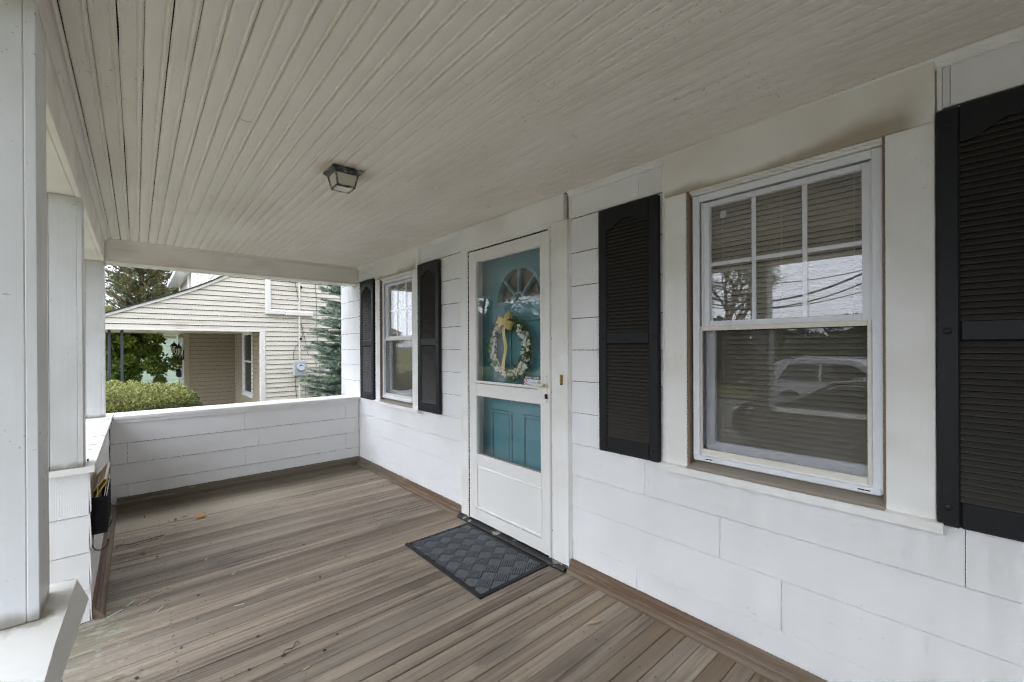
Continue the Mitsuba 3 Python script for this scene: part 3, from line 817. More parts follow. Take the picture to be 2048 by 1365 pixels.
def ring(y, z, r, t, x=-0.0221, n=28, fill=False):
    a = np.linspace(0, 2 * np.pi, n, endpoint=False)
    p = Polygon([(y + r * math.cos(q), z + r * math.sin(q)) for q in a], [] if fill else [[(y + (r - t) * math.cos(q), z + (r - t) * math.sin(q)) for q in a]])
    return prism(p, x, x + 0.0006, 'x')


d_ = 0.0105
slash = prism([(2.050 - d_, 1.103 + d_ - .003), (2.050 - d_ + .003, 1.103 + d_), (2.050 + d_, 1.103 - d_ + .003), (2.050 + d_ - .003, 1.103 - d_)], -0.0226, -0.0221, 'x')
add(sk + '__ring', join([ring(2.050, 1.103, 0.0160, 0.0035), slash]), 'm_red')
add(sk + '__seal_mark', ring(1.928, 1.102, 0.0135, 0.004, fill=True), 'm_tan')
add(sk + '__faded_print', join([cbox(-0.0221, -0.0215, 2.008 - .006, 2.008 + .004, 1.099, 1.106, .0001), cbox(-0.0221, -0.0215, 1.958, 1.996, 1.099, 1.1035, .0001)]), 'm_greymetal')

# brass doorbell on the right casing
db = thing('doorbell', 'narrow brass doorbell plate on the casing right of the storm door', 'doorbell')
bp = [(1.7255 + 0.0 * i, z) for i, z in enumerate(())]
add(db + '__plate', prism(Polygon([(1.724, 1.112), (1.746, 1.112), (1.7475, 1.15)] + [(1.7355 + .012 * math.cos(t), 1.162 + .011 * math.sin(t)) for t in np.linspace(0, np.pi, 10)[::-1]] + [(1.7235, 1.15)]), -0.026, -0.0225, 'x'), 'm_brass')
add(db + '__button', join([cbox(-0.034, -0.0265, 1.729, 1.742, 1.122, 1.146, .003), move(trimesh.creation.icosphere(2, 0.006), [-0.030, 1.7355, 1.158])]), 'm_brass')
add(db + '__shadow_gap', cbox(-0.0268, -0.0225, 1.7265, 1.7435, 1.102, 1.1115, .001), 'm_black')

# ---- teal inner door
fd = thing('front_door', 'teal panelled front door with an arched fanlight behind the storm door', 'door')
XD = 0.105
yc, zc, ro = 2.250, 1.662, 0.232
ang = np.linspace(0, np.pi, 41)
fan = Polygon([(yc + ro * math.cos(a), zc + ro * math.sin(a)) for a in ang])
leaf = sbox(1.832, 0.040, 2.676, 2.060)
PANELS = [(a, b, c, d) for a, b in ((2.332, 2.566), (1.958, 2.212)) for c, d in ((1.080, 1.532), (0.250, 0.855))]
slots = []
for a, b, c, d in PANELS:
    for o, w in ((-0.0045, 0.0045), (0.0165, 0.0050)):
        slots.append(sbox(a + o, c + o, b - o, d - o).difference(sbox(a + o + w, c + o + w, b - o - w, d - o - w)))
front = leaf.difference(fan).difference(unary_union(slots))
lf_ = [prism(q, XD, XD + 0.012, 'x') for q in getattr(front, 'geoms', [front])]
add(fd + '__leaf', join(lf_ + [prism(leaf.difference(fan), XD + 0.0121, XD + 0.045, 'x')]), 'm_teal')


def arc_band(r0, r1, x0, x1, a0=0, a1=np.pi, n=40):
    a = np.linspace(a0, a1, n)
    return prism(Polygon([(yc + r1 * math.cos(q), zc + r1 * math.sin(q)) for q in a] + [(yc + r0 * math.cos(q), zc + r0 * math.sin(q)) for q in a[::-1]]), x0, x1, 'x')


fl = fd + '__fanlight'
add(fl, cbox_sheet(XD + 0.02, yc - ro - .01, yc + ro + .01, zc - 0.01, zc + ro + .01), 'm_glass')
add(fl + '__rim', join([arc_band(ro - 0.004, ro + 0.020, XD - 0.012, XD - 0.0005), arc_band(ro + 0.020, ro + 0.030, XD - 0.006, XD - 0.0005), cbox(XD - .012, XD - .0005, yc - ro - .03, yc + ro + .03, zc - .024, zc - .0005, .002)]), 'm_teal_trim', smooth=30)
add(fl + '__hub', join([arc_band(0.046, 0.066, XD - 0.010, XD + 0.015)]), 'm_teal_trim', smooth=30)
for a in (np.pi / 4, np.pi / 2, 3 * np.pi / 4):
    d = np.array([math.cos(a), math.sin(a)])
    n_ = np.array([-d[1], d[0]]) * 0.008
    q = [d * .067 + n_, d * .067 - n_, d * (ro - .005) - n_, d * (ro - .005) + n_]
    add(fl + '__spoke', prism([(yc + p[0], zc + p[1]) for p in q], XD - 0.009, XD + 0.015, 'x'), 'm_teal_trim')


def door_panel(y0, y1, z0, z1):
    o, i_ = sbox(y0, z0, y1, z1), sbox(y0 + .014, z0 + .014, y1 - .014, z1 - .014)
    k = add(fd + '__panel', prism(o.difference(i_), XD - 0.007, XD - .0005, 'x'), 'm_teal_trim')
    add(k + '__field', join([prism(sbox(y0 + .030, z0 + .030, y1 - .030, z1 - .030), XD - 0.0045, XD - .0005, 'x')]), 'm_teal')


for a, b in ((2.332, 2.566), (1.958, 2.212)):
    door_panel(a, b, 1.080, 1.532)
    door_panel(a, b, 0.250, 0.855)
add(fd + '__knob', join([move(trimesh.creation.icosphere(3, 0.027), [XD - 0.055, 1.895, 0.93]), tube([[XD, 1.895, .93], [XD - .05, 1.895, .93]], .011, 12)]), 'm_brass', smooth=True)

# ---- wreath hanging on the teal door
wr = thing('wreath', 'round wreath of white blossoms and green leaves with a yellow bow hanging behind the glass', 'wreath')
WC = np.array([XD - 0.042, 2.283, 1.322])
R0 = 0.182


def on_ring(t, r=0.0, ph=0.0):
    """point on the twig ring at angle t, offset r around the ring's own section"""
    rad = np.stack([0 * t, np.cos(t), np.sin(t)], 1)
    return WC + rad * (R0 + (r * np.cos(ph))[:, None] * 1.0) + np.stack([-np.abs(r * np.sin(ph)), 0 * t, 0 * t], 1), rad


tw = []
for i in range(22):
    t = np.linspace(0, 2 * np.pi * (0.35 + 0.5 * rng.random()), 26) + rng.random() * 6.28
    r = np.full(26, 0.008 + 0.016 * rng.random())
    p, _ = on_ring(t, r, t * rng.uniform(2, 6) + rng.random() * 6)
    tw.append(tube(p, 0.0018, 5))
for i in range(26):
    t = np.array([rng.random() * 6.28])
    p, rad = on_ring(t, np.array([0.015]), np.array([0.5]))
    tan = np.array([0, -math.sin(t[0]), math.cos(t[0])])
    e = p[0] + rad[0] * rng.uniform(.02, .05) + tan * rng.uniform(-.05, .05) + [-rng.uniform(0, .02), 0, 0]
    tw.append(tube([p[0], (p[0] + e) / 2 + rng.normal(0, .004, 3), e], 0.0009, 4))
add(wr + '__twigs', join(tw), 'm_twig')
n = 1900
t = rng.random(n) * 2 * np.pi
p, rad = on_ring(t, 0.012 + 0.030 * rng.random(n), rng.random(n) * 6.28)
tan = np.stack([0 * t, -np.sin(t), np.cos(t)], 1)
dens = 0.5 + 0.5 * np.sin(t * 3 + 1)
keep = rng.random(n) < 0.35 + 0.6 * (np.cos(t + 0.5) < 0.2) * 0.4 + 0.6 * (np.cos(t) < -0.1) + 0.25
d = rad * rng.normal(.35, .6, n)[:, None] + tan * rng.normal(0, 1, n)[:, None] + np.array([-0.5, 0, 0])
g = rng.random(n)[:, None]
col = np.array([0.040, 0.080, 0.024]) * (1 - g) + np.array([0.17, 0.24, 0.08]) * g
m, c = leaves(p[keep], d[keep], rand_dirs(keep.sum()), rng.uniform(.022, .045, keep.sum()), rng.uniform(.008, .014, keep.sum()), col[keep])
add(wr + '__leaves', m, 'm_leaf', color=c)
labels[wr + '__leaves'] = {'kind': 'stuff'}


def blossom(c, nrm, r):
    nrm = nrm / np.linalg.norm(nrm)
    a = np.cross(nrm, [0, 0.3, 1.0])
    a /= np.linalg.norm(a)
    b = np.cross(nrm, a)
    v, f = [c + nrm * .003], []
    for i in range(5):
        q = i * 2 * np.pi / 5 + rng.normal(0, .1)
        e = a * math.cos(q) + b * math.sin(q)
        s = -a * math.sin(q) + b * math.cos(q)
        k = len(v)
        v += [c + e * r * .55 + s * r * .36 + nrm * r * .25, c + e * r + nrm * r * .12, c + e * r * .55 - s * r * .36 + nrm * r * .25]
        f += [[0, k, k + 1], [0, k + 1, k + 2]]
    return trimesh.Trimesh(v, f, process=False)


fl_ = []
arcs = [(2.6, 5.1, 84), (-0.95, 0.9, 62), (0.9, 1.2, 8), (2.2, 2.7, 14), (5.1, 5.75, 20)]
for a0, a1, k in arcs:
    for i in range(k):
        t = np.array([rng.uniform(a0, a1)])
        p, rad = on_ring(t, np.array([rng.uniform(.012, .032)]), np.array([rng.uniform(0.3, 2.6)]))
        fl_.append(blossom(p[0] + [-0.012, 0, 0], rad[0] * rng.normal(0, .5) + np.array([-1, rng.normal(0, .4), rng.normal(0, .4)]), rng.uniform(.018, .028)))
for i, m in enumerate(fl_):
    add(wr + '__blossom', m, 'm_petal')


def ribbon(path, width_dir, w):
    p = spline(path, 16)
    w = np.interp(np.linspace(0, 1, 16), np.linspace(0, 1, len(w)), w)
    a = p + np.asarray(width_dir) * w[:, None] / 2
    b = p - np.asarray(width_dir) * w[:, None] / 2
    mid = p + np.cross(np.gradient(p, axis=0), width_dir) * 0.10
    v = np.stack([a, mid, b], 1).reshape(-1, 3)
    f = []
    for i in range(15):
        for j in (0, 1):
            f += [[3 * i + j, 3 * i + j + 1, 3 * i + j + 4], [3 * i + j, 3 * i + j + 4, 3 * i + j + 3]]
    return trimesh.Trimesh(v, f, process=False)


K = np.array([WC[0] - 0.045, 2.300, 1.502])
bow = wr + '__bow'
add(bow, cbox(K[0] - .012, K[0] + .012, K[1] - .013, K[1] + .013, K[2] - .013, K[2] + .013, .006), 'm_ribbon')
for dy, dz, tilt in ((0.072, 0.026, 1), (0.064, -0.036, 1), (-0.062, 0.056, -1), (-0.072, -0.026, -1)):
    e = K + [0, dy, dz]
    wd = np.array([0.25, -0.30 * np.sign(dz) * np.sign(dy), 0.9])
    wd /= np.linalg.norm(wd)
    add(bow + '__loop', ribbon([K, K + [-.030, dy * .5, dz * .45 + .006], e + [-.012, 0, 0], e + [.012, -.004 * tilt, -.002], K + [.012, dy * .5, dz * .5], K + [.004, 0, 0]], wd, [.018, .050, .062, .060, .045, .016]), 'm_ribbon', smooth=True)
add(bow + '__tail', ribbon([K + [0, 0, -.01], K + [-.012, .004, -.09], K + [-.004, -.006, -.18], K + [-.014, .006, -.27], K + [-.006, .020, -.335]], [0, 1, 0.05], [.022, .036, .034, .030, .040]), 'm_ribbon', smooth=True)

# ================================================================ door mat
dm = thing('door_mat', 'dark grey rubber door mat with a checker of ribbed squares in front of the door', 'door mat')
mx0, mx1, my0, my1 = -0.590, -0.070, 1.806, 2.645
add(dm + '__border', join([prism([(mx0, .0015), (mx0 + .004, .009), (mx0 + .022, .011), (mx0 + .028, .006), (mx0 + .028, .0015)], my0, my1, 'y'),
                           prism([(mx1, .0015), (mx1 - .004, .009), (mx1 - .022, .011), (mx1 - .028, .006), (mx1 - .028, .0015)], my0, my1, 'y'),
                           prism([(my0, .0013), (my0 + .004, .0088), (my0 + .022, .0108), (my0 + .028, .006), (my0 + .028, .0013)], mx0 + .001, mx1 - .001, 'x'),
                           prism([(my1, .0013), (my1 - .004, .0088), (my1 - .022, .0108), (my1 - .028, .006), (my1 - .028, .0013)], mx0 + .001, mx1 - .001, 'x')]), 'm_black')
add(dm + '__sheet', cbox(mx0 + .02, mx1 - .02, my0 + .02, my1 - .02, .001, .0055, .0005), 'm_black')
inner = sbox(mx0 + .029, my0 + .029, mx1 - .029, my1 - .029)
dg = np.array([math.cos(math.radians(38)), math.sin(math.radians(38))])
dn = np.array([-dg[1], dg[0]])
cell = 0.080
cen = np.array([(mx0 + mx1) / 2, (my0 + my1) / 2])
for i in range(-8, 9):
    for j in range(-8, 9):
        c0 = cen + dg * cell * i + dn * cell * j
        coarse = (i + j) % 2 == 0
        sq = Polygon([tuple(c0 + dg * a * (cell / 2 - .003) + dn * b * (cell / 2 - .003)) for a, b in ((-1, -1), (1, -1), (1, 1), (-1, 1))]).intersection(inner)
        if sq.is_empty or sq.area < 4e-4:
            continue
        nr = 6 if coarse else 9
        h = .0125 if coarse else .0075
        ms = []
        for q in range(nr):
            o = (q + .5) / nr * cell - cell / 2
            wd = cell / nr * (0.50 if coarse else 0.72) / 2
            u, w_ = (dg, dn) if coarse else (dn, dg)
            rib = Polygon([tuple(c0 + u * a * (cell / 2 - .003) + w_ * (o + b * wd)) for a, b in ((-1, -1), (1, -1), (1, 1), (-1, 1))]).intersection(inner)
            if rib.is_empty or rib.area < 2e-5 or rib.geom_type != 'Polygon':
                continue
            ms.append(prism(rib, .0054, h, 'z'))
        if ms:
            add(dm + '__ribbed_square', join(ms), 'm_rubber')

# ================================================================ ceiling lamp
cl = thing('ceiling_lamp', 'small square ceiling lantern with peeling dark paint and frosted panes', 'ceiling lamp')
LC = np.array([-1.130, 2.252])


def frustum(z0, h0, z1, h1):
    v = [[LC[0] + s * h, LC[1] + q * h, z] for z, h in ((z0, h0), (z1, h1)) for s, q in ((-1, -1), (1, -1), (1, 1), (-1, 1))]
    f = [[0, 1, 2, 3][::-1], [4, 5, 6, 7]] + [[i, (i + 1) % 4, 4 + (i + 1) % 4, 4 + i] for i in range(4)]
    return trimesh.Trimesh(v, np.vstack([[a[0], a[1], a[2]] for a in f] + [[a[0], a[2], a[3]] for a in f]), process=False)


add(cl + '__backplate', join([cbox(LC[0] - .077, LC[0] + .077, LC[1] - .077, LC[1] + .077, ZC - .0125, ZC - .0005, .003), frustum(ZC - .028, .058, ZC - .0126, .072)]), 'm_lamp')
zt, zb, ht, hb = ZC - .028, ZC - .090, .056, .043
bars = []
for s, q in ((-1, -1), (1, -1), (1, 1), (-1, 1)):
    bars.append(tube([[LC[0] + s * ht, LC[1] + q * ht, zt], [LC[0] + s * hb, LC[1] + q * hb, zb]], .0042, 6))
for a in range(4):
    c4 = ((-1, -1), (1, -1), (1, 1), (-1, 1))
    (s, q), (s2, q2) = c4[a], c4[(a + 1) % 4]
    bars.append(tube([[LC[0] + s * hb, LC[1] + q * hb, zb], [LC[0] + s2 * hb, LC[1] + q2 * hb, zb]], .0042, 6))
    for i in range(9):
        u = (i + .5) / 9
        bars.append(move(trimesh.creation.icosphere(1, .0036), [LC[0] + (s * (1 - u) + s2 * u) * hb * .985, LC[1] + (q * (1 - u) + q2 * u) * hb * .985, zb + .006]))
add(cl + '__cage', join(bars), 'm_lamp')
for a in range(4):
    c4 = ((-1, -1), (1, -1), (1, 1), (-1, 1))
    (s, q), (s2, q2) = c4[a], c4[(a + 1) % 4]
    k = .97
    v = [[LC[0] + s * ht * k, LC[1] + q * ht * k, zt], [LC[0] + s2 * ht * k, LC[1] + q2 * ht * k, zt], [LC[0] + s2 * hb * k, LC[1] + q2 * hb * k, zb], [LC[0] + s * hb * k, LC[1] + q * hb * k, zb]]
    add(cl + '__pane', trimesh.Trimesh(v, [[0, 2, 1], [0, 3, 2]], process=False), 'm_frost')
add(cl + '__bottom_pane', cbox(LC[0] - .040, LC[0] + .040, LC[1] - .040, LC[1] + .040, zb - .001, zb + .001, .0003), 'm_frost')

# ================================================================ mailbox on the left half wall
mb = thing('mailbox', 'black wall mailbox with open lid stuffed with letters, newspaper hooks below', 'mailbox')
bx0, bx1, by0, by1, bz0, bz1 = -2.1195, -2.058, 2.982, 3.385, 0.405, 0.590
add(mb + '__body', join([cbox(bx0, bx0 + .002, by0, by1, bz0, bz1 + .02, .0005), cbox(bx1 - .002, bx1, by0, by1, bz0, bz1 - .012, .0008), cbox(bx0 + .002, bx1 - .002, by0, by0 + .002, bz0, bz1, .0005), cbox(bx0 + .002, bx1 - .002, by1 - .002, by1, bz0, bz1, .0005), cbox(bx0 + .002, bx1 - .002, by0 + .002, by1 - .002, bz0, bz0 + .002, .0005)]), 'm_mailbox')
q = [(bx0 + .001, .603), (bx0 + .050, .676), (bx0 + .058, .672), (bx0 + .0585, .6745), (bx0 + .050, .679), (bx0 - .0005, .606)]
add(mb + '__lid', prism(q, by0 - .002, by1 + .002, 'y'), 'm_tan')
add(mb + '__lid_lip', prism([(bx0 + .0502, .6795), (bx0 + .0590, .6750), (bx0 + .0600, .6770), (bx0 + .0510, .6815)], by0 - .002, by1 + .002, 'y'), 'm_cream')
for i in range(2):
    y = by0 + 0.03 + i * 0.33
    hk = spline([[bx0 + .004, y, bz0], [bx0 + .006, y, bz0 - .045], [bx0 + .018, y, bz0 - .088], [bx0 + .040, y, bz0 - .092], [bx0 + .060, y, bz0 - .070], [bx0 + .062, y, bz0 - .045]], 22)
    add(mb + '__newspaper_hook', tube(hk, .0026, 8), 'm_black', smooth=40)
for i in range(5):
    x = bx0 + .010 + i * .0095
    m = cbox(-.0012, .0012, 0, .23 + .02 * rng.random(), 0, .120 + .015 * rng.random(), .0004)
    m.apply_transform(trimesh.transformations.rotation_matrix(rng.normal(0, .06) + (.10 if i > 2 else -.05), [0, 1, 0]))
    e = thing('envelope', ['white letter next to the back of the open mailbox', 'second white letter in the open mailbox', 'white letter in the middle of the open mailbox', 'pale blue letter in the open mailbox', 'white letter at the front of the open mailbox'][i], 'letter', 'letters stuffed in the mailbox')
    add(e, move(m, [x, by0 + .008 + .012 * rng.random(), bz0 + .105]), 'm_paper' if i % 2 else 'm_vinyl')
m = cbox(-.0015, .0015, 0, .26, 0, .10, .0004)
m.apply_transform(trimesh.transformations.rotation_matrix(.55, [0, 1, 0]))
e = thing('envelope', 'yellow envelope leaning under the open mailbox lid', 'letter')
add(e, move(m, [bx0 + .006, by0 + .004, bz0 + .165]), 'm_yellow')

# ================================================================ litter on the floor
def crumpled_leaf(c, L, W, rot, mt, label, cat='leaf'):
    k = 7
    u = np.linspace(0, 1, k)
    v, f = [], []
    for i, a in enumerate(u):
        w = W * math.sin(np.pi * min(max(a * .92 + .06, 0), 1)) ** .8 / 2
        for s in (-1, 0, 1):
            v.append([(a - .5) * L, s * w, .003 + .012 * L / .05 * ((a - .45) ** 2) * 2 + abs(s) * w * .45 + rng.normal(0, .0008)])
    for i in range(k - 1):
        for j in (0, 1):
            f += [[3 * i + j, 3 * i + 3 + j, 3 * i + 4 + j], [3 * i + j, 3 * i + 4 + j, 3 * i + 1 + j]]
    m = trimesh.Trimesh(v, f, process=False)
    m.apply_transform(trimesh.transformations.rotation_matrix(rot, [0, 0, 1]))
    add(thing('fallen_leaf', label, cat), move(m, [c[0], c[1], .001]), mt, smooth=True)


mat('m_leaf_yellow', (0.55, 0.30, 0.025), 0.5, 0.3)
mat('m_leaf_brown', (0.22, 0.09, 0.04), 0.7, 0.2)
crumpled_leaf((-1.567, 4.150), .075, .060, .4, 'm_leaf_yellow', 'bright yellow fallen leaf on the floor near the far left corner')
crumpled_leaf((-1.72, 4.215), .035, .022, 1.4, 'm_leaf_brown', 'small brown curled leaf left of the yellow leaf')
crumpled_leaf((-1.66, 4.235), .050, .018, .3, 'm_leaf_brown', 'reddish leaf fragment between the brown leaf and the yellow leaf')
crumpled_leaf((-0.395, 2.310), .022, .014, .8, 'm_tan', 'tiny tan leaf lying on the rubber door mat')
crumpled_leaf((-1.915, 3.66), .035, .028, .3, 'm_leaf_brown', 'rust coloured leaf scrap on the floor by the mailbox', 'leaf')
tg = thing('twig', 'thin dark forked twig on the floor beside the mailbox', 'twig')
add(tg, join([tube([[-2.05, 3.86, .012], [-2.04, 3.93, .004], [-1.98, 3.90, .003], [-1.80, 3.93, .004]], .0022, 5), tube([[-2.04, 3.93, .004], [-2.055, 3.84, .03]], .0018, 5), tube([[-2.00, 3.85, .003], [-1.83, 3.885, .003]], .0016, 5)]), 'm_twig')
stk = thing('stick', 'short brown stick on the planks near the baseboard at the right', 'stick')
add(stk, tube([[-0.325, 1.300, .006], [-0.298, 1.283, .0065], [-0.262, 1.272, .006]], [.0055, .006, .0055], 8), 'm_tan')
ht_ = thing('metal_latch', 'small rusty hook latch lying on the planks in the foreground', 'latch')
add(ht_, join([tube(spline([[-1.470, 2.052, .004], [-1.458, 2.062, .011], [-1.450, 2.064, .009], [-1.420, 2.078, .004], [-1.413, 2.089, .010], [-1.402, 2.086, .008], [-1.396, 2.090, .003]], 24), .0018, 6), cbox(-1.480, -1.462, 2.042, 2.054, .001, .004, .001)]), 'm_rust')
chips = [(-1.789, 3.018, .05, .3), (-1.97, 3.00, .06, .9), (-2.03, 2.935, .07, .6), (-1.92, 2.965, .045, .5), (-1.86, 2.83, .05, .9), (-1.55, 2.60, .045, -.2), (-1.42, 1.90, .03, .2), (-1.62, 3.30, .035, 1.2), (-1.52, 2.98, .02, .4), (-1.30, 2.71, .018, .2), (-2.0, 3.62, .02, .1)]
for i, (x, y, L, a) in enumerate(chips):
    m = cbox(-L / 2, L / 2, -.0035, .0035, .001, .004, .0012)
    m.apply_transform(trimesh.transformations.rotation_matrix(a, [0, 0, 1]))
    add(thing('paint_chip', 'pale flake of old paint lying on the weathered planks', 'paint chip', 'pale paint chips scattered on the floor'), move(m, [x, y, 0]), 'm_chip' if i % 3 else 'm_tan')
peb = [(-1.53, 2.26), (-1.80, 2.40), (-1.25, 2.03), (-1.70, 2.85), (-1.15, 2.60), (-1.95, 2.30), (-1.85, 3.55), (-0.95, 2.75), (-1.1, 3.1), (-1.6, 2.05), (-1.9, 4.45), (-1.33, 1.96)]
for i, (x, y) in enumerate(peb):
    m = trimesh.creation.icosphere(1, 1.0)
    m.vertices *= rng.uniform(.7, 1.25, (len(m.vertices), 1))
    m.apply_scale([rng.uniform(.004, .008), rng.uniform(.004, .007), .004])
    add(thing('seed_pod', 'tiny dark seed or crumb on the floor planks', 'crumb', 'dark crumbs scattered on the floor'), move(m, [x, y, .004]), 'm_rust')
n = 260
p = np.stack([rng.uniform(-2.05, -0.1, n), rng.uniform(0.9, 4.75, n), np.full(n, .003)], 1)
near = rng.random(n) < .5
p[near, 0] = -2.03 + np.abs(rng.normal(0, .22, near.sum()))
ms = []
for q in p:
    a = rng.random() * 6.28
    L = rng.uniform(.003, .009)
    ms.append(cbox(q[0] - L / 2, q[0] + L / 2, q[1] - .0012, q[1] + .0012, .001, .003, .0006))
gt = thing('floor_grit', 'fine grit and plant crumbs scattered over the porch planks', kind='stuff')
add(gt, join(ms), 'm_twig')
# ================================================================ ground and street
def sheet(x0, x1, y0, y1, z, nx=2, ny=2):
    gx, gy = np.meshgrid(np.linspace(x0, x1, nx), np.linspace(y0, y1, ny), indexing='ij')
    v = np.stack([gx.ravel(), gy.ravel(), np.full(gx.size, z)], 1)
    i, j = np.meshgrid(np.arange(nx - 1), np.arange(ny - 1), indexing='ij')
    a = (i * ny + j).ravel()
    return trimesh.Trimesh(v, np.vstack([np.stack([a, a + ny, a + ny + 1], 1), np.stack([a, a + ny + 1, a + 1], 1)]), process=False)


add(thing('ground', 'grass ground around the houses', kind='structure'), sheet(-260, 260, -260, 260, GROUND), 'm_lawn')
add(thing('road', 'asphalt street in front of the porch', kind='structure'), sheet(-15.5, -7.0, -200, 200, GROUND + .012), 'm_asphalt')
kb = thing('kerb', 'concrete kerb between lawn and street', kind='structure')
add(kb, join([cbox(-7.0, -6.85, -120, 120, GROUND - .1, GROUND + .13, .02), cbox(-15.65, -15.5, -120, 120, GROUND - .1, GROUND + .13, .02)]), 'm_asphalt')
add(thing('pavement', 'concrete pavement along the street', kind='structure'), join([sheet(-5.6, -4.4, -120, 120, GROUND + .006), sheet(-4.4, -3.55, 1.5, 2.93, GROUND + .010)]), 'm_concrete')

# ================================================================ neighbouring house
nb = thing('beige_house', 'beige vinyl sided neighbouring house with mildew streaks and a recessed entry porch', 'house')
YN = 9.9
rake = [(-2.95, 1.660), (-2.338, 1.905), (-1.877, 2.102), (-1.423, 2.300), (-1.033, 2.490), (-0.572, 2.768), (-0.05, 3.16), (0.6, 3.70)]
gab = Polygon([(-2.95, 1.655)] + rake + [(0.6, 1.655)])
side = sbox(-0.05, -0.75, 11.0, 5.6)
wall = unary_union([gab, side])
wwin = (1.262, 0.25, 2.1, 1.42)
nc = [-0.75] + [1.766 + .0962 * k for k in range(-25, 40) if 1.766 + .0962 * k > -.7]
kb_ = [c for c in nc if c <= 4.0]
outside = sbox(-10, -2, 14, 9).difference(wall)
holes = [(*wwin,)]


def nsiding(key, poly, place, courses, lo, hi, j0, width, lap=0.020, mt='m_neighbor'):
    for i in range(len(courses) - 1):
        za, zb = courses[i], courses[i + 1]
        band = poly.intersection(sbox(lo, za, hi, zb - .010))
        if band.is_empty:
            continue
        cuts = [lo] + list(np.arange(lo + j0[i % len(j0)], hi, width)) + [hi]
        for a, b in zip(cuts[:-1], cuts[1:]):
            q0 = band.intersection(sbox(a, za, b, zb))
            for q in getattr(q0, 'geoms', [q0]):
                if q.geom_type != 'Polygon' or q.area < 1e-3:
                    continue
                m = trimesh.creation.extrude_polygon(q, .002, engine='earcut')
                v = np.array(m.vertices)
                tl = (zb - v[:, 1]) / (zb - za)
                d = v[:, 2] + lap * np.clip(tl, 0, 1) ** 0.7
                f = np.array(m.faces)
                o = place(np.zeros(1), np.zeros(1), np.ones(1))[0] - place(np.zeros(1), np.zeros(1), np.zeros(1))[0]
                e = np.cross(place(np.ones(1), np.zeros(1), np.zeros(1))[0] - place(np.zeros(1), np.zeros(1), np.zeros(1))[0], [0, 0, 1.])
                add(key, trimesh.Trimesh(place(v[:, 0], v[:, 1], d), f[:, ::-1] if e @ o < 0 else f, process=False), mt)


nsiding(nb + '__siding_panel', wall.difference(sbox(*wwin)).difference(sbox(-0.05, -1, 0.048, 1.685)), lambda u, z, d: P_(u, YN - d, z), [c for c in nc if c < 3.9], -2.95, 3.6, [3.05, 4.4, 2.2], 3.7)
add(nb + '__wall_core', join([prism(gab, YN + .001, YN + .05, 'y'), prism(side.difference(sbox(*wwin)), YN + .0015, YN + .14, 'y')]), 'm_seam')
# rake: white board and dark shingle edge, extruded porch roof
def offset_curve(pts, d):
    p = np.array(pts)
    t = np.gradient(p, axis=0)
    t /= np.linalg.norm(t, axis=1, keepdims=True)
    return p + np.stack([-t[:, 1], t[:, 0]], 1) * d


rk = np.array(spline([(a, b, 0) for a, b in rake], 30))[:, :2]
band = lambda a, b: [tuple(q) for q in offset_curve(rk, a)] + [tuple(q) for q in offset_curve(rk, b)[::-1]]
add(nb + '__rake_board', prism(band(-.030, .012), YN - .045, YN - .014, 'y'), 'm_white')
add(nb + '__porch_roof', prism(band(.013, .034), YN - .065, 17.0, 'y'), 'm_roof')
add(nb + '__frieze_board', cbox(-2.95, 0.048, YN - .022, YN + .06, 1.655, 1.684, .004), 'm_white')
add(nb + '__porch_soffit', cbox(-2.95, -0.002, YN + .062, 16.5, 1.700, 1.74), 'm_cream')
add(nb + '__corner_post', cbox(-0.052, 0.043, YN - .024, YN + .07, -0.75, 1.654, .004), 'm_white')
# recess walls
inner_c = [c for c in nc if c < 1.8]
nsiding(nb + '__entry_siding', sbox(9.97, -.75, 13.0, 1.70).difference(sbox(10.86, .25, 12.0, 1.70)), lambda u, z, d: P_(0.0 - d, u, z), inner_c, 9.97, 13.0, [9.0], 9.0, mt='m_neighbor_shaded')
nsiding(nb + '__entry_siding', sbox(-0.97, -.75, -0.004, 1.70), lambda u, z, d: P_(u, 13.0 - d, z), inner_c, -1.0, 0.0, [9.0], 9.0, lap=.030, mt='m_neighbor_shaded')
add(nb + '__entry_core', join([cbox(0.001, .1, 9.97, 10.86, -.75, 1.7), cbox(.001, .1, 12.0, 13.1, -.75, 1.7), cbox(.001, .1, 10.86, 12.0, -.75, .25), cbox(-.97, 0.0, 13.0015, 13.1, -.75, 1.7)]), 'm_seam')
add(nb + '__inside_corner', cbox(-0.020, -0.006, 12.972, 12.984, -.75, 1.70, .002), 'm_vinyl')
add(nb + '__vestibule_corner', cbox(-1.064, -0.968, 12.965, 13.07, -.75, 1.70, .004), 'm_neighbor_shaded')
add(nb + '__vestibule_wall', cbox(-1.055, -0.97, 13.08, 15.2, -.75, 1.70), 'm_neighbor_shaded')
add(nb + '__shading_header', cbox(-3.02, -2.90, YN + .07, 16.0, 1.42, 1.699, .004), 'm_cream')  # header added to keep light out of the entry recess
ed = nb + '__entry_door'
add(ed, join([cbox(-1.085, -1.056, 13.25, 13.33, -.2, 1.60, .004), cbox(-1.085, -1.056, 14.35, 14.43, -.2, 1.60, .004), cbox(-1.085, -1.056, 13.33, 14.35, 1.52, 1.60, .004), cbox(-1.072, -1.056, 13.34, 14.34, -.2, 1.51, .004)]), 'm_vinyl')
add(ed + '__pane', cbox(-1.076, -1.0725, 13.5, 14.2, .3, 1.4, .001), 'm_carglass')
add(nb + '__porch_header', cbox(-2.95, -1.06, 15.9, 16.0, 1.62, 1.72, .004), 'm_cream')
add(nb + '__porch_floor', cbox(-2.9, 0.0, 9.95, 16.5, -.75, -.25), 'm_concrete')
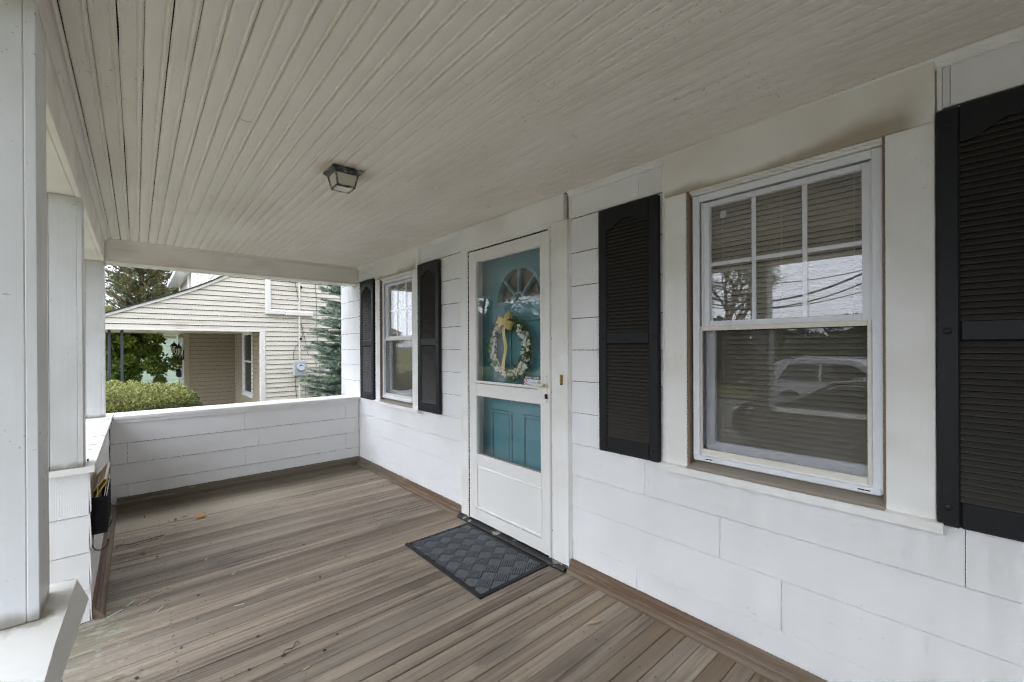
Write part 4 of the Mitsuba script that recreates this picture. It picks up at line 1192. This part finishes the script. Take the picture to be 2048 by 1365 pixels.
# oblique window of the recess
nw = nb + '__window'
add(nw, join([cbox(-.030, .02, 10.86, 10.93, .25, 1.70, .004), cbox(-.030, .02, 11.93, 12.0, .25, 1.70, .004), cbox(-.030, .02, 10.93, 11.93, .25, .33, .004), cbox(-.030, .02, 10.93, 11.93, 1.63, 1.70, .004), cbox(-.012, .02, 10.93, 11.93, 1.0, 1.04, .003), cbox(-.012, .02, 10.93, 10.97, .33, 1.63, .003), cbox(-.012, .02, 11.89, 11.93, .33, 1.63, .003)]), 'm_vinyl')
add(nw + '__sill', cbox(-.045, .02, 10.85, 12.01, .22, .25, .004), 'm_vinyl')
add(nw + '__pane', cbox(.004, .012, 10.97, 11.89, .33, 1.63, .001), 'm_carglass')
# window on the side wall behind the spruce
nw2 = number(nb + '__window')
add(nw2, join([cbox(1.262, 1.33, YN - .03, YN + .1, .25, 1.42, .004), cbox(2.03, 2.1, YN - .03, YN + .1, .25, 1.42, .004), cbox(1.33, 2.03, YN - .03, YN + .1, 1.35, 1.42, .004), cbox(1.33, 2.03, YN - .03, YN + .1, .25, .33, .004), cbox(1.36, 2.0, YN + .01, YN + .06, .82, .87, .004)]), 'm_vinyl')
add(nw2 + '__pane', cbox(1.33, 2.03, YN + .062, YN + .07, .33, 1.35, .001), 'm_carglass')
# upper storey behind the porch roof
uc_ = [2.2 + .12 * k for k in range(30)]
uw = thing('white_upper_storey', 'white sided upper storey with window trim behind the beige gable', 'house')
nsiding(uw + '__siding_panel', sbox(10.2, 2.2, 18.5, 5.5), lambda u, z, d: P_(-0.55 - d, u, z), uc_, 10.2, 18.5, [4.0, 6.0], 12)
add(uw + '__wall_core', cbox(-0.549, 0.2, 10.25, 23.0, 2.2, 5.5), 'm_vinyl')
for y in (12.9, 15.7, 16.6):
    add(uw + '__window_trim', cbox(-0.60, -0.553, y, y + .45, 2.2, 5.4, .01), 'm_vinyl')
add(uw + '__corner_board', cbox(-0.60, -0.553, 18.1, 18.5, 2.2, 5.5, .01), 'm_vinyl')
add(uw + '__brick_wall', cbox(-0.56, -.5495, 18.52, 23.0, 2.2, 4.2), 'm_brick')
add(uw + '__gutter', join([prism([(-.98, 3.80), (-.98, 3.95), (-.94, 3.95), (-.94, 3.84), (-.86, 3.84), (-.86, 3.80)], 17.4, 22.3, 'y'), cbox(-.94, -.56, 17.4, 22.3, 3.841, 3.86)]), 'm_vinyl')
add(uw + '__eave', prism([(-.98, 3.955), (-.2, 4.5), (-.2, 4.45), (-.90, 3.93)], 17.4, 22.3, 'y'), 'm_roof')

# downspout, conduit, meter, cables on the neighbour's wall
dsn = thing('downspout', 'white downspout with an elbow running sideways over the beige siding', 'downspout')
add(dsn, join([cbox(0.040, 0.135, YN - .085, YN - .014, 2.035, 3.9, .012), cbox(0.040, 0.40, YN - .084, YN - .0145, 2.02, 2.118, .012), cbox(0.405, 0.95, YN - .082, YN - .015, 2.010, 2.102, .012)]), 'm_white')
cdt = thing('conduit', 'thin beige electrical conduit running down to the meter on the neighbour wall', 'conduit')
add(cdt, join([tube([[0.682, YN - .045, 1.065], [0.684, YN - .045, 3.4]], .018, 10), tube([[0.676, YN - .045, -.7], [0.677, YN - .045, .75]], .020, 10)]), 'm_cream', smooth=40)
mt_ = thing('electric_meter', 'grey electric meter box with a round glass meter on the beige siding', 'electric meter')
add(mt_ + '__box', cbox(0.558, 0.790, YN - .105, YN - .012, 0.735, 1.055, .010), 'm_greymetal')
add(mt_ + '__hub', join([move(trimesh.creation.cylinder(.088, .02, sections=40).apply_transform(trimesh.transformations.rotation_matrix(np.pi / 2, [1, 0, 0])), [0.688, YN - .114, .925])]), 'm_steel', smooth=30)
add(mt_ + '__dial', move(trimesh.creation.cylinder(.074, .05, sections=40).apply_transform(trimesh.transformations.rotation_matrix(np.pi / 2, [1, 0, 0])), [0.688, YN - .140, .925]), 'm_paper', smooth=30)
add(mt_ + '__display', join([cbox(.640, .720, YN - .1665, YN - .165, .945, .960, .0004), cbox(.735, .75, YN - .1665, YN - .165, .905, .918, .0004), cbox(.66, .70, YN - .1665, YN - .165, .965, .975, .0004)]), 'm_black')
cb = thing('cable', 'loose black cables looped on the beige wall around the meter', 'cable', None)
yc_ = YN - .03
lo = []
for i in range(4):
    t = np.linspace(0, 2 * np.pi, 20)
    lo.append(tube(np.stack([0.47 + .02 * i + .075 * np.cos(t), yc_ - .006 * i + 0 * t, 2.83 + (.045 + .01 * i) * np.sin(t) * (1 + .2 * i)], 1), .005, 5))
W_ = lambda pts: tube(spline([[x, yc_ - .015, z] for x, z in pts], 24), .0048, 5)
lo += [W_([(.59, 2.86), (.62, 2.60), (.67, 2.3), (.69, 2.13)]), W_([(1.0, 2.85), (1.02, 2.5), (1.03, 1.9), (1.05, 1.3)]),
       W_([(.69, 1.85), (.72, 1.55), (.61, 1.35), (.575, 1.05)]), W_([(.71, 1.85), (.78, 1.55), (.83, 1.3), (.86, 1.15)]), W_([(.585, .74), (.60, .5), (.62, .1)]),
       W_([(.98, 1.05), (1.02, .82), (.90, .62), (.80, .45), (.81, .38)]), W_([(1.08, .95), (1.08, .62), (1.02, .46), (.92, .36), (.82, .40)]), W_([(.76, .74), (.79, .5), (.80, .2)])]
for i in range(3):
    t = np.linspace(0, 2 * np.pi, 18)
    lo.append(tube(np.stack([.92 + .08 * np.cos(t), yc_ - .02 - .006 * i + 0 * t, .39 + (.03 + .012 * i) * np.sin(t)], 1), .005, 5))
lo.append(move(trimesh.creation.icosphere(2, .028), [.72, yc_, 2.63]))
lo.append(move(trimesh.creation.icosphere(2, .026), [.70, yc_ - .04, 1.52]))
add(cb, join(lo), 'm_black', smooth=40)

# ornamental iron porch column
ic = thing('iron_column', 'slim blue grey iron porch column of two uprights behind the hedge', 'column')
for x in (-2.287, -2.127):
    add(ic + '__upright', cbox(x - .019, x + .019, 10.0, 10.04, -.25, 1.698, .004), 'm_iron')
add(ic + '__scroll', join([tube(spline([[-2.27, 10.02, z], [-2.21, 10.02, z + .1], [-2.145, 10.02, z + .02], [-2.2, 10.02, z - .05], [-2.23, 10.02, z + .02]], 18), .006, 5) for z in (-.1, .1, .3)]), 'm_iron')

# double lantern and mailbox by the neighbour's entry
ln = thing('wall_lantern', 'black double coach lantern on the far entry wall of the beige house', 'wall lamp')
add(ln + '__bracket', join([cbox(-1.075, -1.056, 13.15, 13.24, 1.06, 1.30, .005), tube(spline([[-1.07, 13.2, 1.12], [-1.15, 13.3, 1.08], [-1.24, 13.4, 1.13], [-1.24, 13.4, 1.18]], 14), .012, 6), tube(spline([[-1.07, 13.2, 1.12], [-1.12, 13.15, 1.04], [-1.17, 13.1, 1.06], [-1.17, 13.1, 1.12]], 14), .012, 6)]), 'm_black')
for i, (x, y, z) in enumerate(((-1.24, 13.4, 1.19), (-1.17, 13.1, 1.13))):
    k = ln + '__lantern' + ('_001' if i else '')
    pr_ = [(0, 0), (.018, 0), (.022, .02), (.040, .03)]
    cap_ = [(.075, .20), (.060, .235), (.035, .262), (.012, .275), (.010, .31), (0, .325)]
    add(k, join([move(trimesh.creation.revolve(np.array(pr_ + [(0, .035)]), sections=12), [x, y, z]), move(trimesh.creation.revolve(np.array([(0, .195)] + cap_), sections=12), [x, y, z])] +
                [tube([[x + .040 * math.cos(a), y + .040 * math.sin(a), z + .03], [x + .066 * math.cos(a), y + .066 * math.sin(a), z + .20]], .006, 5) for a in np.arange(6) * np.pi / 3]), 'm_black')
    add(k + '__glass', move(trimesh.creation.revolve(np.array([(.035, .035), (.058, .195)]), sections=12), [x, y, z]), 'm_frost')
nm = thing('mailbox', 'small black mailbox beside the entry door of the beige house', 'mailbox')
add(nm + '__body', cbox(-1.19, -1.09, 13.42, 13.78, .62, .78, .012), 'm_black')
add(nm + '__lid', prism([(-1.09, .79), (-1.20, .785), (-1.225, .80), (-1.222, .808), (-1.20, .795), (-1.09, .80)], 13.42, 13.78, 'y'), 'm_black')

# green house farther on
gh = thing('green_house', 'pale green clapboard house wall seen beyond the beige porch', 'house')
gz = [-0.8 + .158 * k for k in range(18)]
for a, b in zip(gz[:-1], gz[1:]):
    add(gh + '__clapboard', prism([(21.0, a), (20.972, a), (20.985, b - .004), (21.0, b - .004)], -2.3, 9.0, 'x'), 'm_sage')
add(gh + '__wall_core', cbox(-2.28, 9.0, 21.001, 27, GROUND, 1.95), 'm_sage')
add(gh + '__roof', prism([(20.75, 1.96), (23.5, 2.35), (24.5, 2.35), (27.3, 1.96)], -2.4, 9.2, 'x'), 'm_roof')

# ================================================================ plants
def add_leaves(key, m, c):
    add(key, m, 'm_leaf', color=c)


def hedge_(label, x0, x1, y0, y1, zt, n):
    h = thing('hedge', label, 'hedge')
    cx, cy, hx, hy = (x0 + x1) / 2, (y0 + y1) / 2, (x1 - x0) / 2, (y1 - y0) / 2
    hz = (zt - GROUND) / 2
    cz = GROUND + hz

    def surf(u, e=5.0):
        d = u / (np.abs(u) ** e).sum(1, keepdims=True) ** (1 / e)
        return d * [hx, hy, hz]

    # uniform-ish sampling over a box, projected to the rounded box
    A = np.array([hy * hz, hy * hz, hx * hz, hx * hz, hx * hy])
    face = rng.choice(5, n, p=A / A.sum())
    q = rng.uniform(-1, 1, (n, 3))
    for i, (ax, s) in enumerate(((0, 1), (0, -1), (1, 1), (1, -1), (2, 1))):
        q[face == i, ax] = s
    p0 = surf(q)
    nrm = np.sign(p0) * np.abs(p0 / [hx, hy, hz]) ** 4 / [hx, hy, hz]
    nrm /= np.linalg.norm(nrm, axis=1, keepdims=True)
    pw = p0 + [cx, cy, cz]
    bump = (meshkit.fbm(pw * 2.6, 3, seed=5) - .5) * .26 + (meshkit.fbm(pw * 11, 2, seed=9) - .5) * .16
    p = pw + nrm * (bump - .03 - .10 * rng.random(n) ** 2)[:, None]
    al = nrm * rng.uniform(.1, 1.1, n)[:, None] + rand_dirs(n) * .8
    top = np.clip((nrm[:, 2] - .35) / .5, 0, 1) * np.clip(.55 + 1.2 * meshkit.fbm(pw * 5, 2, seed=3), 0, 1)
    g = rng.random(n)
    dark = np.array([.014, .030, .009])
    mid = np.array([.062, .105, .030])
    lite = np.array([.35, .365, .125])
    col = dark + (mid - dark) * g[:, None]
    k = np.clip(top * (.45 + .75 * rng.random(n)), 0, 1)[:, None]
    col = col * (1 - k) + lite * k
    red = rng.random(n) < .006 * (nrm[:, 2] > .2)
    col[red] = [.32, .14, .06]
    m, c = leaves(p, al, rand_dirs(n), rng.uniform(.018, .034, n), rng.uniform(.012, .019, n), col)
    add_leaves(h + '__foliage', m, c)
    labels[h + '__foliage'] = {'kind': 'stuff'}
    v = surf(trimesh.creation.icosphere(4).vertices) * .90 + [cx, cy, cz - .03]
    add(h + '__core', trimesh.Trimesh(v, trimesh.creation.icosphere(4).faces, process=False), 'm_bark')


hedge_('clipped rounded boxwood hedge with yellow green top beyond the half wall', -4.6, -1.28, 6.05, 8.35, 0.885, 190000)


def spruce(label, x, y, z0, h, r):
    s = thing('spruce_tree', label, 'tree')
    add(s + '__trunk', tube([[x, y, z0], [x + .02, y, z0 + h * .5], [x, y, z0 + h]], [.10, .06, .01], 10), 'm_bark', smooth=40)
    br, P, D, Wd, L, C = [], [], [], [], [], []
    nb_ = 0
    for zz in np.arange(z0 + .25, z0 + h - 1.6, .075):
        f = 1 - (zz - z0) / h
        for k in range(7):
            a = rng.random() * 6.283
            ln_ = r * f ** .8 * rng.uniform(.8, 1.08)
            dr_ = np.array([math.cos(a), math.sin(a), 0])
            t = np.linspace(0, 1, 8)
            pts = np.array([x, y, zz]) + dr_ * (ln_ * t)[:, None] + np.array([0, 0, 1.]) * (ln_ * (-.28 * t + .30 * t ** 2.2))[:, None]
            br.append(tube(pts, np.linspace(.010, .003, 8), 4, False))
            # side branchlets in a flat fan, each a bottle brush of needles
            fr = rng.uniform(.25, 1.0, 15)
            segs = [(np.interp(.45, t, pts[:, 0]), 0)]
            axes = [(pts[4], pts[7], .0)]
            for q in fr:
                b0 = np.array([np.interp(q, t, pts[:, i]) for i in range(3)])
                sd = np.array([-dr_[1], dr_[0], 0]) * rng.choice([-1, 1])
                e = b0 + (dr_ * .75 + sd * .65 + np.array([0, 0, rng.uniform(-.12, .28)])) * (ln_ * .34 * (1.15 - q * .55)) * rng.uniform(.6, 1.1)
                axes.append((b0, e, q))
            for b0, e, q in axes:
                nn = int(70 * np.linalg.norm(e - b0) / .15)
                if nn < 8 or nn > 400:
                    nn = 60
                u = rng.random(nn)
                p = b0 + (e - b0) * u[:, None]
                ax = (e - b0) / (np.linalg.norm(e - b0) + 1e-9)
                rd = rand_dirs(nn)
                rd -= ax * (rd @ ax)[:, None]
                rd /= np.linalg.norm(rd, axis=1, keepdims=True)
                d = rd * .85 + ax * .65 + np.array([0, 0, .12])
                tip = u * (.35 + .65 * q)
                g = np.clip(tip + rng.normal(0, .22, nn), 0, 1)[:, None]
                c = np.array([.085, .130, .098]) * (1 - g) + np.array([.33, .42, .34]) * g
                fresh = (rng.random() < .25) * g
                c = c * (1 - fresh * .5) + np.array([.34, .38, .17]) * fresh * .5
                P.append(p), D.append(d), C.append(c), L.append(rng.uniform(.026, .042, nn))
    P, D, C, L = map(np.concatenate, (P, D, C, L))
    m, c = leaves(P, D, rand_dirs(len(P)), L, np.full(len(P), .0062), C)
    add_leaves(s + '__needles', m, c)
    labels[s + '__needles'] = {'kind': 'stuff'}
    add(s + '__branches', join(br), 'm_bark')
    return len(P)


n_sp = spruce('blue green spruce growing between the two houses by the far corner', 0.99, 7.3, GROUND, 5.6, 1.10)


def shrub(name, label, cat, c, rad, n, L, W, cols, trunk=None, clump=9, gap=.45, up=0.2):
    s = thing(name, label, cat)
    c = np.array(c)
    rad = np.array(rad)
    if trunk:
        stems = []
        for i in range(7):
            e = c + rand_dirs(1)[0] * rad * .7
            e[2] = c[2] + abs(e[2] - c[2]) * .8
            b0 = np.array([c[0] + rng.normal(0, .1), c[1] + rng.normal(0, .1), trunk])
            stems.append(tube(spline([b0, (b0 + e) / 2 + rng.normal(0, .06, 3), e], 10), np.linspace(.03, .008, 10) * max(rad[2], .8), 6))
        add(s + '__trunk', join(stems), 'm_bark', smooth=40)
    k = 90
    cc = rand_dirs(k) * rng.random((k, 1)) ** .45
    sz = rng.uniform(.10, .24, k)
    ci = rng.integers(0, k, n)
    p = c + (cc[ci] + rand_dirs(n) * (sz[ci] * rng.random(n) ** .5)[:, None]) * rad
    d = (p - c) / rad * .6 + rand_dirs(n) + [0, 0, up]
    g = np.clip(.5 + .5 * (cc[ci, 2]) * .6 + rng.normal(0, .22, n) + (rng.random(k)[ci] - .5) * .6, 0, 1)[:, None]
    col = np.array(cols[0]) * (1 - g) + np.array(cols[1]) * g
    m, cl_ = leaves(p, d, rand_dirs(n), rng.uniform(.7, 1.2, n) * L, rng.uniform(.8, 1.2, n) * W, col)
    add_leaves(s + '__crown', m, cl_)
    return s


shrub('leafy_shrub', 'tall light green leafy shrub behind the iron column', 'shrub', (-2.32, 14.0, .95), (1.12, .8, 1.0), 26000, .085, .055, ((.06, .125, .024), (.36, .47, .10)), trunk=None)
shrub('dark_shrub', 'dark green evergreen behind the curved beige porch roof', 'shrub', (-0.75, 29.5, 3.2), (.92, .9, 1.65), 9000, .15, .08, ((.014, .035, .010), (.055, .10, .03)), trunk=GROUND)
shrub('yellow_shrub', 'small yellow green shrub peeping over the low end of the beige roof', 'shrub', (-2.75, 21.5, 2.1), (.8, .6, .75), 5000, .09, .05, ((.09, .10, .02), (.36, .34, .10)), trunk=GROUND)


def conifer_spray(label, x, y, h, r, n, cols, z0=GROUND, name='conifer_tree'):
    s = thing(name, label, 'tree')
    add(s + '__trunk', tube([[x, y, z0], [x, y, z0 + h * .97]], [.16, .02], 8), 'm_bark', smooth=40)
    P, D, C, br = [], [], [], []
    for i in range(n):
        f = rng.random() ** .8
        zz = z0 + h * (.12 + .86 * f)
        a = rng.random() * 6.283
        ln_ = r * (1 - f) ** .55 * rng.uniform(.5, 1.1) + .12
        d0 = np.array([math.cos(a), math.sin(a), rng.uniform(.25, .75)])
        e = np.array([x, y, zz]) + d0 * ln_
        br.append(tube([[x, y, zz], e], [.018, .006], 4, False))
        m = 44
        t = rng.uniform(.35, 1.0, m)
        p = np.array([x, y, zz]) + d0 * (ln_ * t)[:, None] + rng.normal(0, .06, (m, 3)) * [1, 1, .7]
        P.append(p)
        D.append(d0 + rng.normal(0, .5, (m, 3)) + [0, 0, .2])
        g = np.clip(.45 * t + .35 * rng.random() + rng.normal(0, .18, m), 0, 1)[:, None]
        w = rng.random()
        c1 = np.array(cols[1]) if w < .40 else np.array(cols[2])
        C.append(np.array(cols[0]) * (1 - g) + c1 * g)
    P, D, C = map(np.concatenate, (P, D, C))
    m, c = leaves(P, D, rand_dirs(len(P)), rng.uniform(.10, .22, len(P)), rng.uniform(.02, .045, len(P)), C)
    add_leaves(s + '__crown', m, c)
    add(s + '__branches', join(br), 'm_bark')


conifer_spray('tall brown and green conifer beyond the beige roof against the white sky', -1.75, 25.0, 8.4, 2.0, 820, ((.07, .085, .035), (.27, .19, .08), (.16, .20, .075)))
conifer_spray('dark evergreen seen in the slit between the two left posts', -4.25, 20.0, 3.75, 1.0, 420, ((.012, .03, .014), (.04, .075, .035), (.03, .06, .03)))


def bare_tree(label, x, y, h, seed, leaf_n, cols, spread=.5):
    r_ = np.random.default_rng(seed)
    s = thing('street_tree', label, 'tree', 'trees along the street')
    segs, tips = [], []

    def grow(p, d, L, rad, lev):
        n = 5
        pts = [p]
        q = p.copy()
        dd = d.copy()
        for i in range(n):
            dd = dd + r_.normal(0, .13, 3) + [0, 0, .05]
            dd /= np.linalg.norm(dd)
            q = q + dd * L / n
            pts.append(q.copy())
        segs.append(tube(pts, np.linspace(rad, rad * .62, n + 1), 6 if lev < 2 else 4, False))
        if lev >= 5:
            tips.append(np.array(pts[2:]))
            return
        for i in range(3 if lev < 4 else 2):
            k = r_.integers(2, n + 1)
            side_ = r_.normal(0, 1, 3)
            side_ -= dd * (side_ @ dd)
            side_ /= np.linalg.norm(side_)
            grow(pts[k] if i else pts[-1], dd * (1 - spread * .5) + side_ * spread * r_.uniform(.7, 1.3), L * r_.uniform(.6, .82), rad * .60, lev + 1)

    grow(np.array([x, y, GROUND]), np.array([0, 0, 1.]), h * .30, h * .022, 0)
    add(s + '__trunk', join(segs), 'm_bark')
    tp_ = np.concatenate(tips)
    p = tp_[r_.integers(0, len(tp_), leaf_n)] + r_.normal(0, .14, (leaf_n, 3))
    g = r_.random(leaf_n)[:, None]
    v = r_.normal(size=(leaf_n, 3))
    w = r_.normal(size=(leaf_n, 3))
    m, c = leaves(p, v, w, r_.uniform(.05, .11, leaf_n), r_.uniform(.03, .06, leaf_n), np.array(cols[0]) * (1 - g) + np.array(cols[1]) * g)
    add_leaves(s + '__crown', m, c)


GR = ((.05, .08, .02), (.16, .20, .06))
for i, (x, y, h, n) in enumerate(((-9.5, 16.5, 9.5, 5000), (-19, 9.5, 9.0, 9000), (-21, 2.0, 7.5, 9000), (-18.5, 17, 9.5, 5000), (-20.5, -5.5, 9.0, 9000), (-22, 27, 10, 5000))):
    bare_tree(['budding tree on the near side of the street beyond the front door', 'tree across the street behind the white car', 'smaller leafy tree across the street', 'thin budding tree across the street to the far side', 'tree across the street behind the viewpoint', 'farthest tree across the street'][i], x, y, h, 40 + i, n, GR)
for i, (x, y, rx) in enumerate(((-19.5, 6.5, 1.6), (-19.0, 13.5, 1.3), (-18.5, -1.5, 1.5))):
    shrub('leafy_shrub', ['round green shrub across the street behind the white car', 'pale pink flowering shrub across the street', 'green shrub across the street to the near side'][i], 'shrub', (x, y, .35), (1.2, rx, 1.2), 5000, .12, .07, (((.03, .06, .015), (.12, .16, .05)) if i != 1 else ((.20, .13, .15), (.45, .36, .38))), trunk=GROUND)

def evergreen(label, x, y, ry, h, cols):
    e = shrub('evergreen_shrub', label, 'shrub', (x, y, GROUND + h * .5), (1.5, ry, h * .5), 5200, .26, .15, cols, trunk=GROUND)
    m = trimesh.creation.icosphere(3)
    m.vertices *= np.array([1.1, ry * .80, h * .42]) * (0.85 + .3 * meshkit.fbm(m.vertices * 2 + y, 2))[:, None]
    add(e + '__core', move(m, [x, y, GROUND + h * .46]), 'm_core')


mat('m_core', (0.012, 0.022, 0.009), 0.9, 0.1)
DG = ((.016, .032, .010), (.06, .09, .03))
for i, (y, h) in enumerate(((-2.5, 3.3), (0.8, 3.5), (4.0, 3.4), (7.2, 3.2), (10.2, 3.6), (13.2, 4.6), (16.0, 5.0), (18.8, 5.3), (21.6, 5.1), (24.5, 5.4), (27.5, 5.6))):
    evergreen('dense dark evergreen in the row across the street, number %s from the near end' % ('one two three four five six seven eight nine ten eleven'.split()[i]), -23.0 if y < 12 else -18.5, y, 2.0, h, DG)

# utility wires over the far side of the street
for i, (pts, r) in enumerate((([9.68, 4.61, 7.19, 4.2, 3.65, 4.33], .02), ([9.68, 3.72, 7.13, 3.36, 3.65, 4.19], .045), ([9.68, 3.47, 7.2, 3.06, 3.65, 3.8], .03), ([9.3, 3.21, 7.13, 3.02, 4.56, 3.26], .02))):
    c = np.polyfit(pts[0::2], pts[1::2], 2)
    y = np.linspace(-4, 15, 40)
    add(thing('utility_wire', ['thin top wire over the far side of the street', 'thick bundled cable sagging over the far side of the street', 'second thick cable below the bundle over the street', 'lowest thin wire over the far side of the street'][i], 'wire', 'overhead wires along the street'), tube(np.stack([np.full(40, -20.0), y, np.polyval(c, y)], 1), r, 5), 'm_black')
for i, y in enumerate((-4.0, 15.0)):
    up_ = thing('utility_pole', ['wooden utility pole across the street to the near side', 'wooden utility pole across the street to the far side'][i], 'pole')
    add(up_ + '__shaft', tube([[-20.15, y, GROUND], [-20.15, y, 9.5]], [.16, .11], 10), 'm_bark')
    add(up_ + '__crossarm', cbox(-21.2, -19.2, y - .06, y + .06, 8.2, 8.35, .01), 'm_bark')

# ================================================================ parked cars (seen as reflections in the window)
def car(name, label, x, y, flip, prof, glass, paint, width=1.80, wheels=(0.9, 3.6), wr_=.34):
    """side profile in (along, up); the car lies along y"""
    c = thing(name, label, 'car', None)
    s = -1 if flip else 1
    z0 = GROUND + .012

    def loft(poly, w0, w1, zs):
        a, b = prism(poly, -1, 1, 'x'), None
        v = np.array(a.vertices)
        zz = v[:, 2]
        wd = np.interp(zz, zs, (w0, w1))
        v[:, 0] *= wd / 2
        v[:, 1] *= s
        f = a.faces[:, ::-1] if s < 0 else a.faces
        return trimesh.Trimesh(v + [x, y, z0], f, process=False)

    zs = (.9, 1.75)
    body = Polygon(prof)
    for wx in wheels:
        body = body.difference(Polygon([(wx + (wr_ + .06) * math.cos(a), wr_ + (wr_ + .06) * math.sin(a)) for a in np.linspace(0, 6.283, 28)]))
    body = max(getattr(body, 'geoms', [body]), key=lambda q: q.area)
    add(c + '__body', loft(body, width, width * .80, zs), paint, smooth=25)
    for g in glass:
        add(c + '__window', loft(Polygon(g), width + .012, width * .80 + .012, zs), 'm_carglass')
    for wx in wheels:
        k = c + '__wheel'
        ty = join([move(trimesh.creation.cylinder(wr_, .22, sections=32).apply_transform(trimesh.transformations.rotation_matrix(np.pi / 2, [0, 1, 0])), [x + q * (width / 2 - .12), y + s * wx, z0 + wr_]) for q in (-1, 1)])
        kk = add(k, ty, 'm_tyre', smooth=40)
        add(kk + '__rim', join([move(trimesh.creation.cylinder(wr_ * .66, .23, sections=24).apply_transform(trimesh.transformations.rotation_matrix(np.pi / 2, [0, 1, 0])), [x + q * (width / 2 - .12), y + s * wx, z0 + wr_]) for q in (-1, 1)]), 'm_steel', smooth=40)
    return c, s, z0


suv = [(0.05, .45), (0.0, .75), (0.10, 1.05), (0.55, 1.62), (0.75, 1.70), (1.6, 1.74), (2.5, 1.68), (3.35, 1.12), (4.3, 1.02), (4.6, .85), (4.65, .45), (4.4, .28), (.3, .30)]
sw = [[(.62, 1.10), (.92, 1.56), (1.65, 1.60), (1.65, 1.08)], [(1.72, 1.08), (1.72, 1.60), (2.42, 1.56), (3.05, 1.10)]]
c, s, z0 = car('parked_car', 'white sport utility car parked across the street, reflected in the nearest window', -13.4, 5.05, True, suv, sw, 'm_carwhite', 1.85, (.95, 3.75), .36)
add(c + '__tail_light', join([cbox(-13.4 + q * .92 - .05, -13.4 + q * .92 + .02, 4.90, 5.06, z0 + .92, z0 + 1.08, .02) for q in (-1, 1)]), 'm_red')
add(c + '__roof_rail', join([tube([[-13.4 + q * .62, 5.05 - .9, z0 + 1.76], [-13.4 + q * .62, 5.05 - 2.5, z0 + 1.74]], .022, 6) for q in (-1, 1)]), 'm_steel')
sedan = [(0.0, .40), (0.02, .72), (.25, .92), (1.05, 1.00), (1.75, 1.42), (2.1, 1.46), (2.9, 1.44), (3.6, 1.05), (4.4, .95), (4.55, .45), (4.3, .25), (.2, .25)]
sg = [[(1.30, 1.02), (1.84, 1.36), (2.25, 1.38), (2.25, 1.02)], [(2.31, 1.02), (2.31, 1.38), (2.84, 1.36), (3.35, 1.04)]]
c, s, z0 = car('parked_car', 'dark saloon car parked on the near side of the street before the porch', -8.3, 3.75, True, sedan, sg, 'm_cardark', 1.78, (.8, 3.6), .32)
add(c + '__chrome_trim', join([tube([[-8.3 + .72, 3.75 - a, z0 + b] for a, b in ((1.05, 1.01), (1.75, 1.43), (2.1, 1.47), (2.9, 1.45))], .016, 6), tube([[-8.3 + .80, 3.75 - a, z0 + b] for a, b in ((1.22, 1.01), (1.82, 1.375), (2.3, 1.39))], .012, 6)]), 'm_vinyl')
add(c + '__head_light', join([cbox(-8.3 + q * .7 - .15, -8.3 + q * .7 + .15, 3.66, 3.76, z0 + .66, z0 + .80, .03) for q in (-1, 1)]), 'm_vinyl')
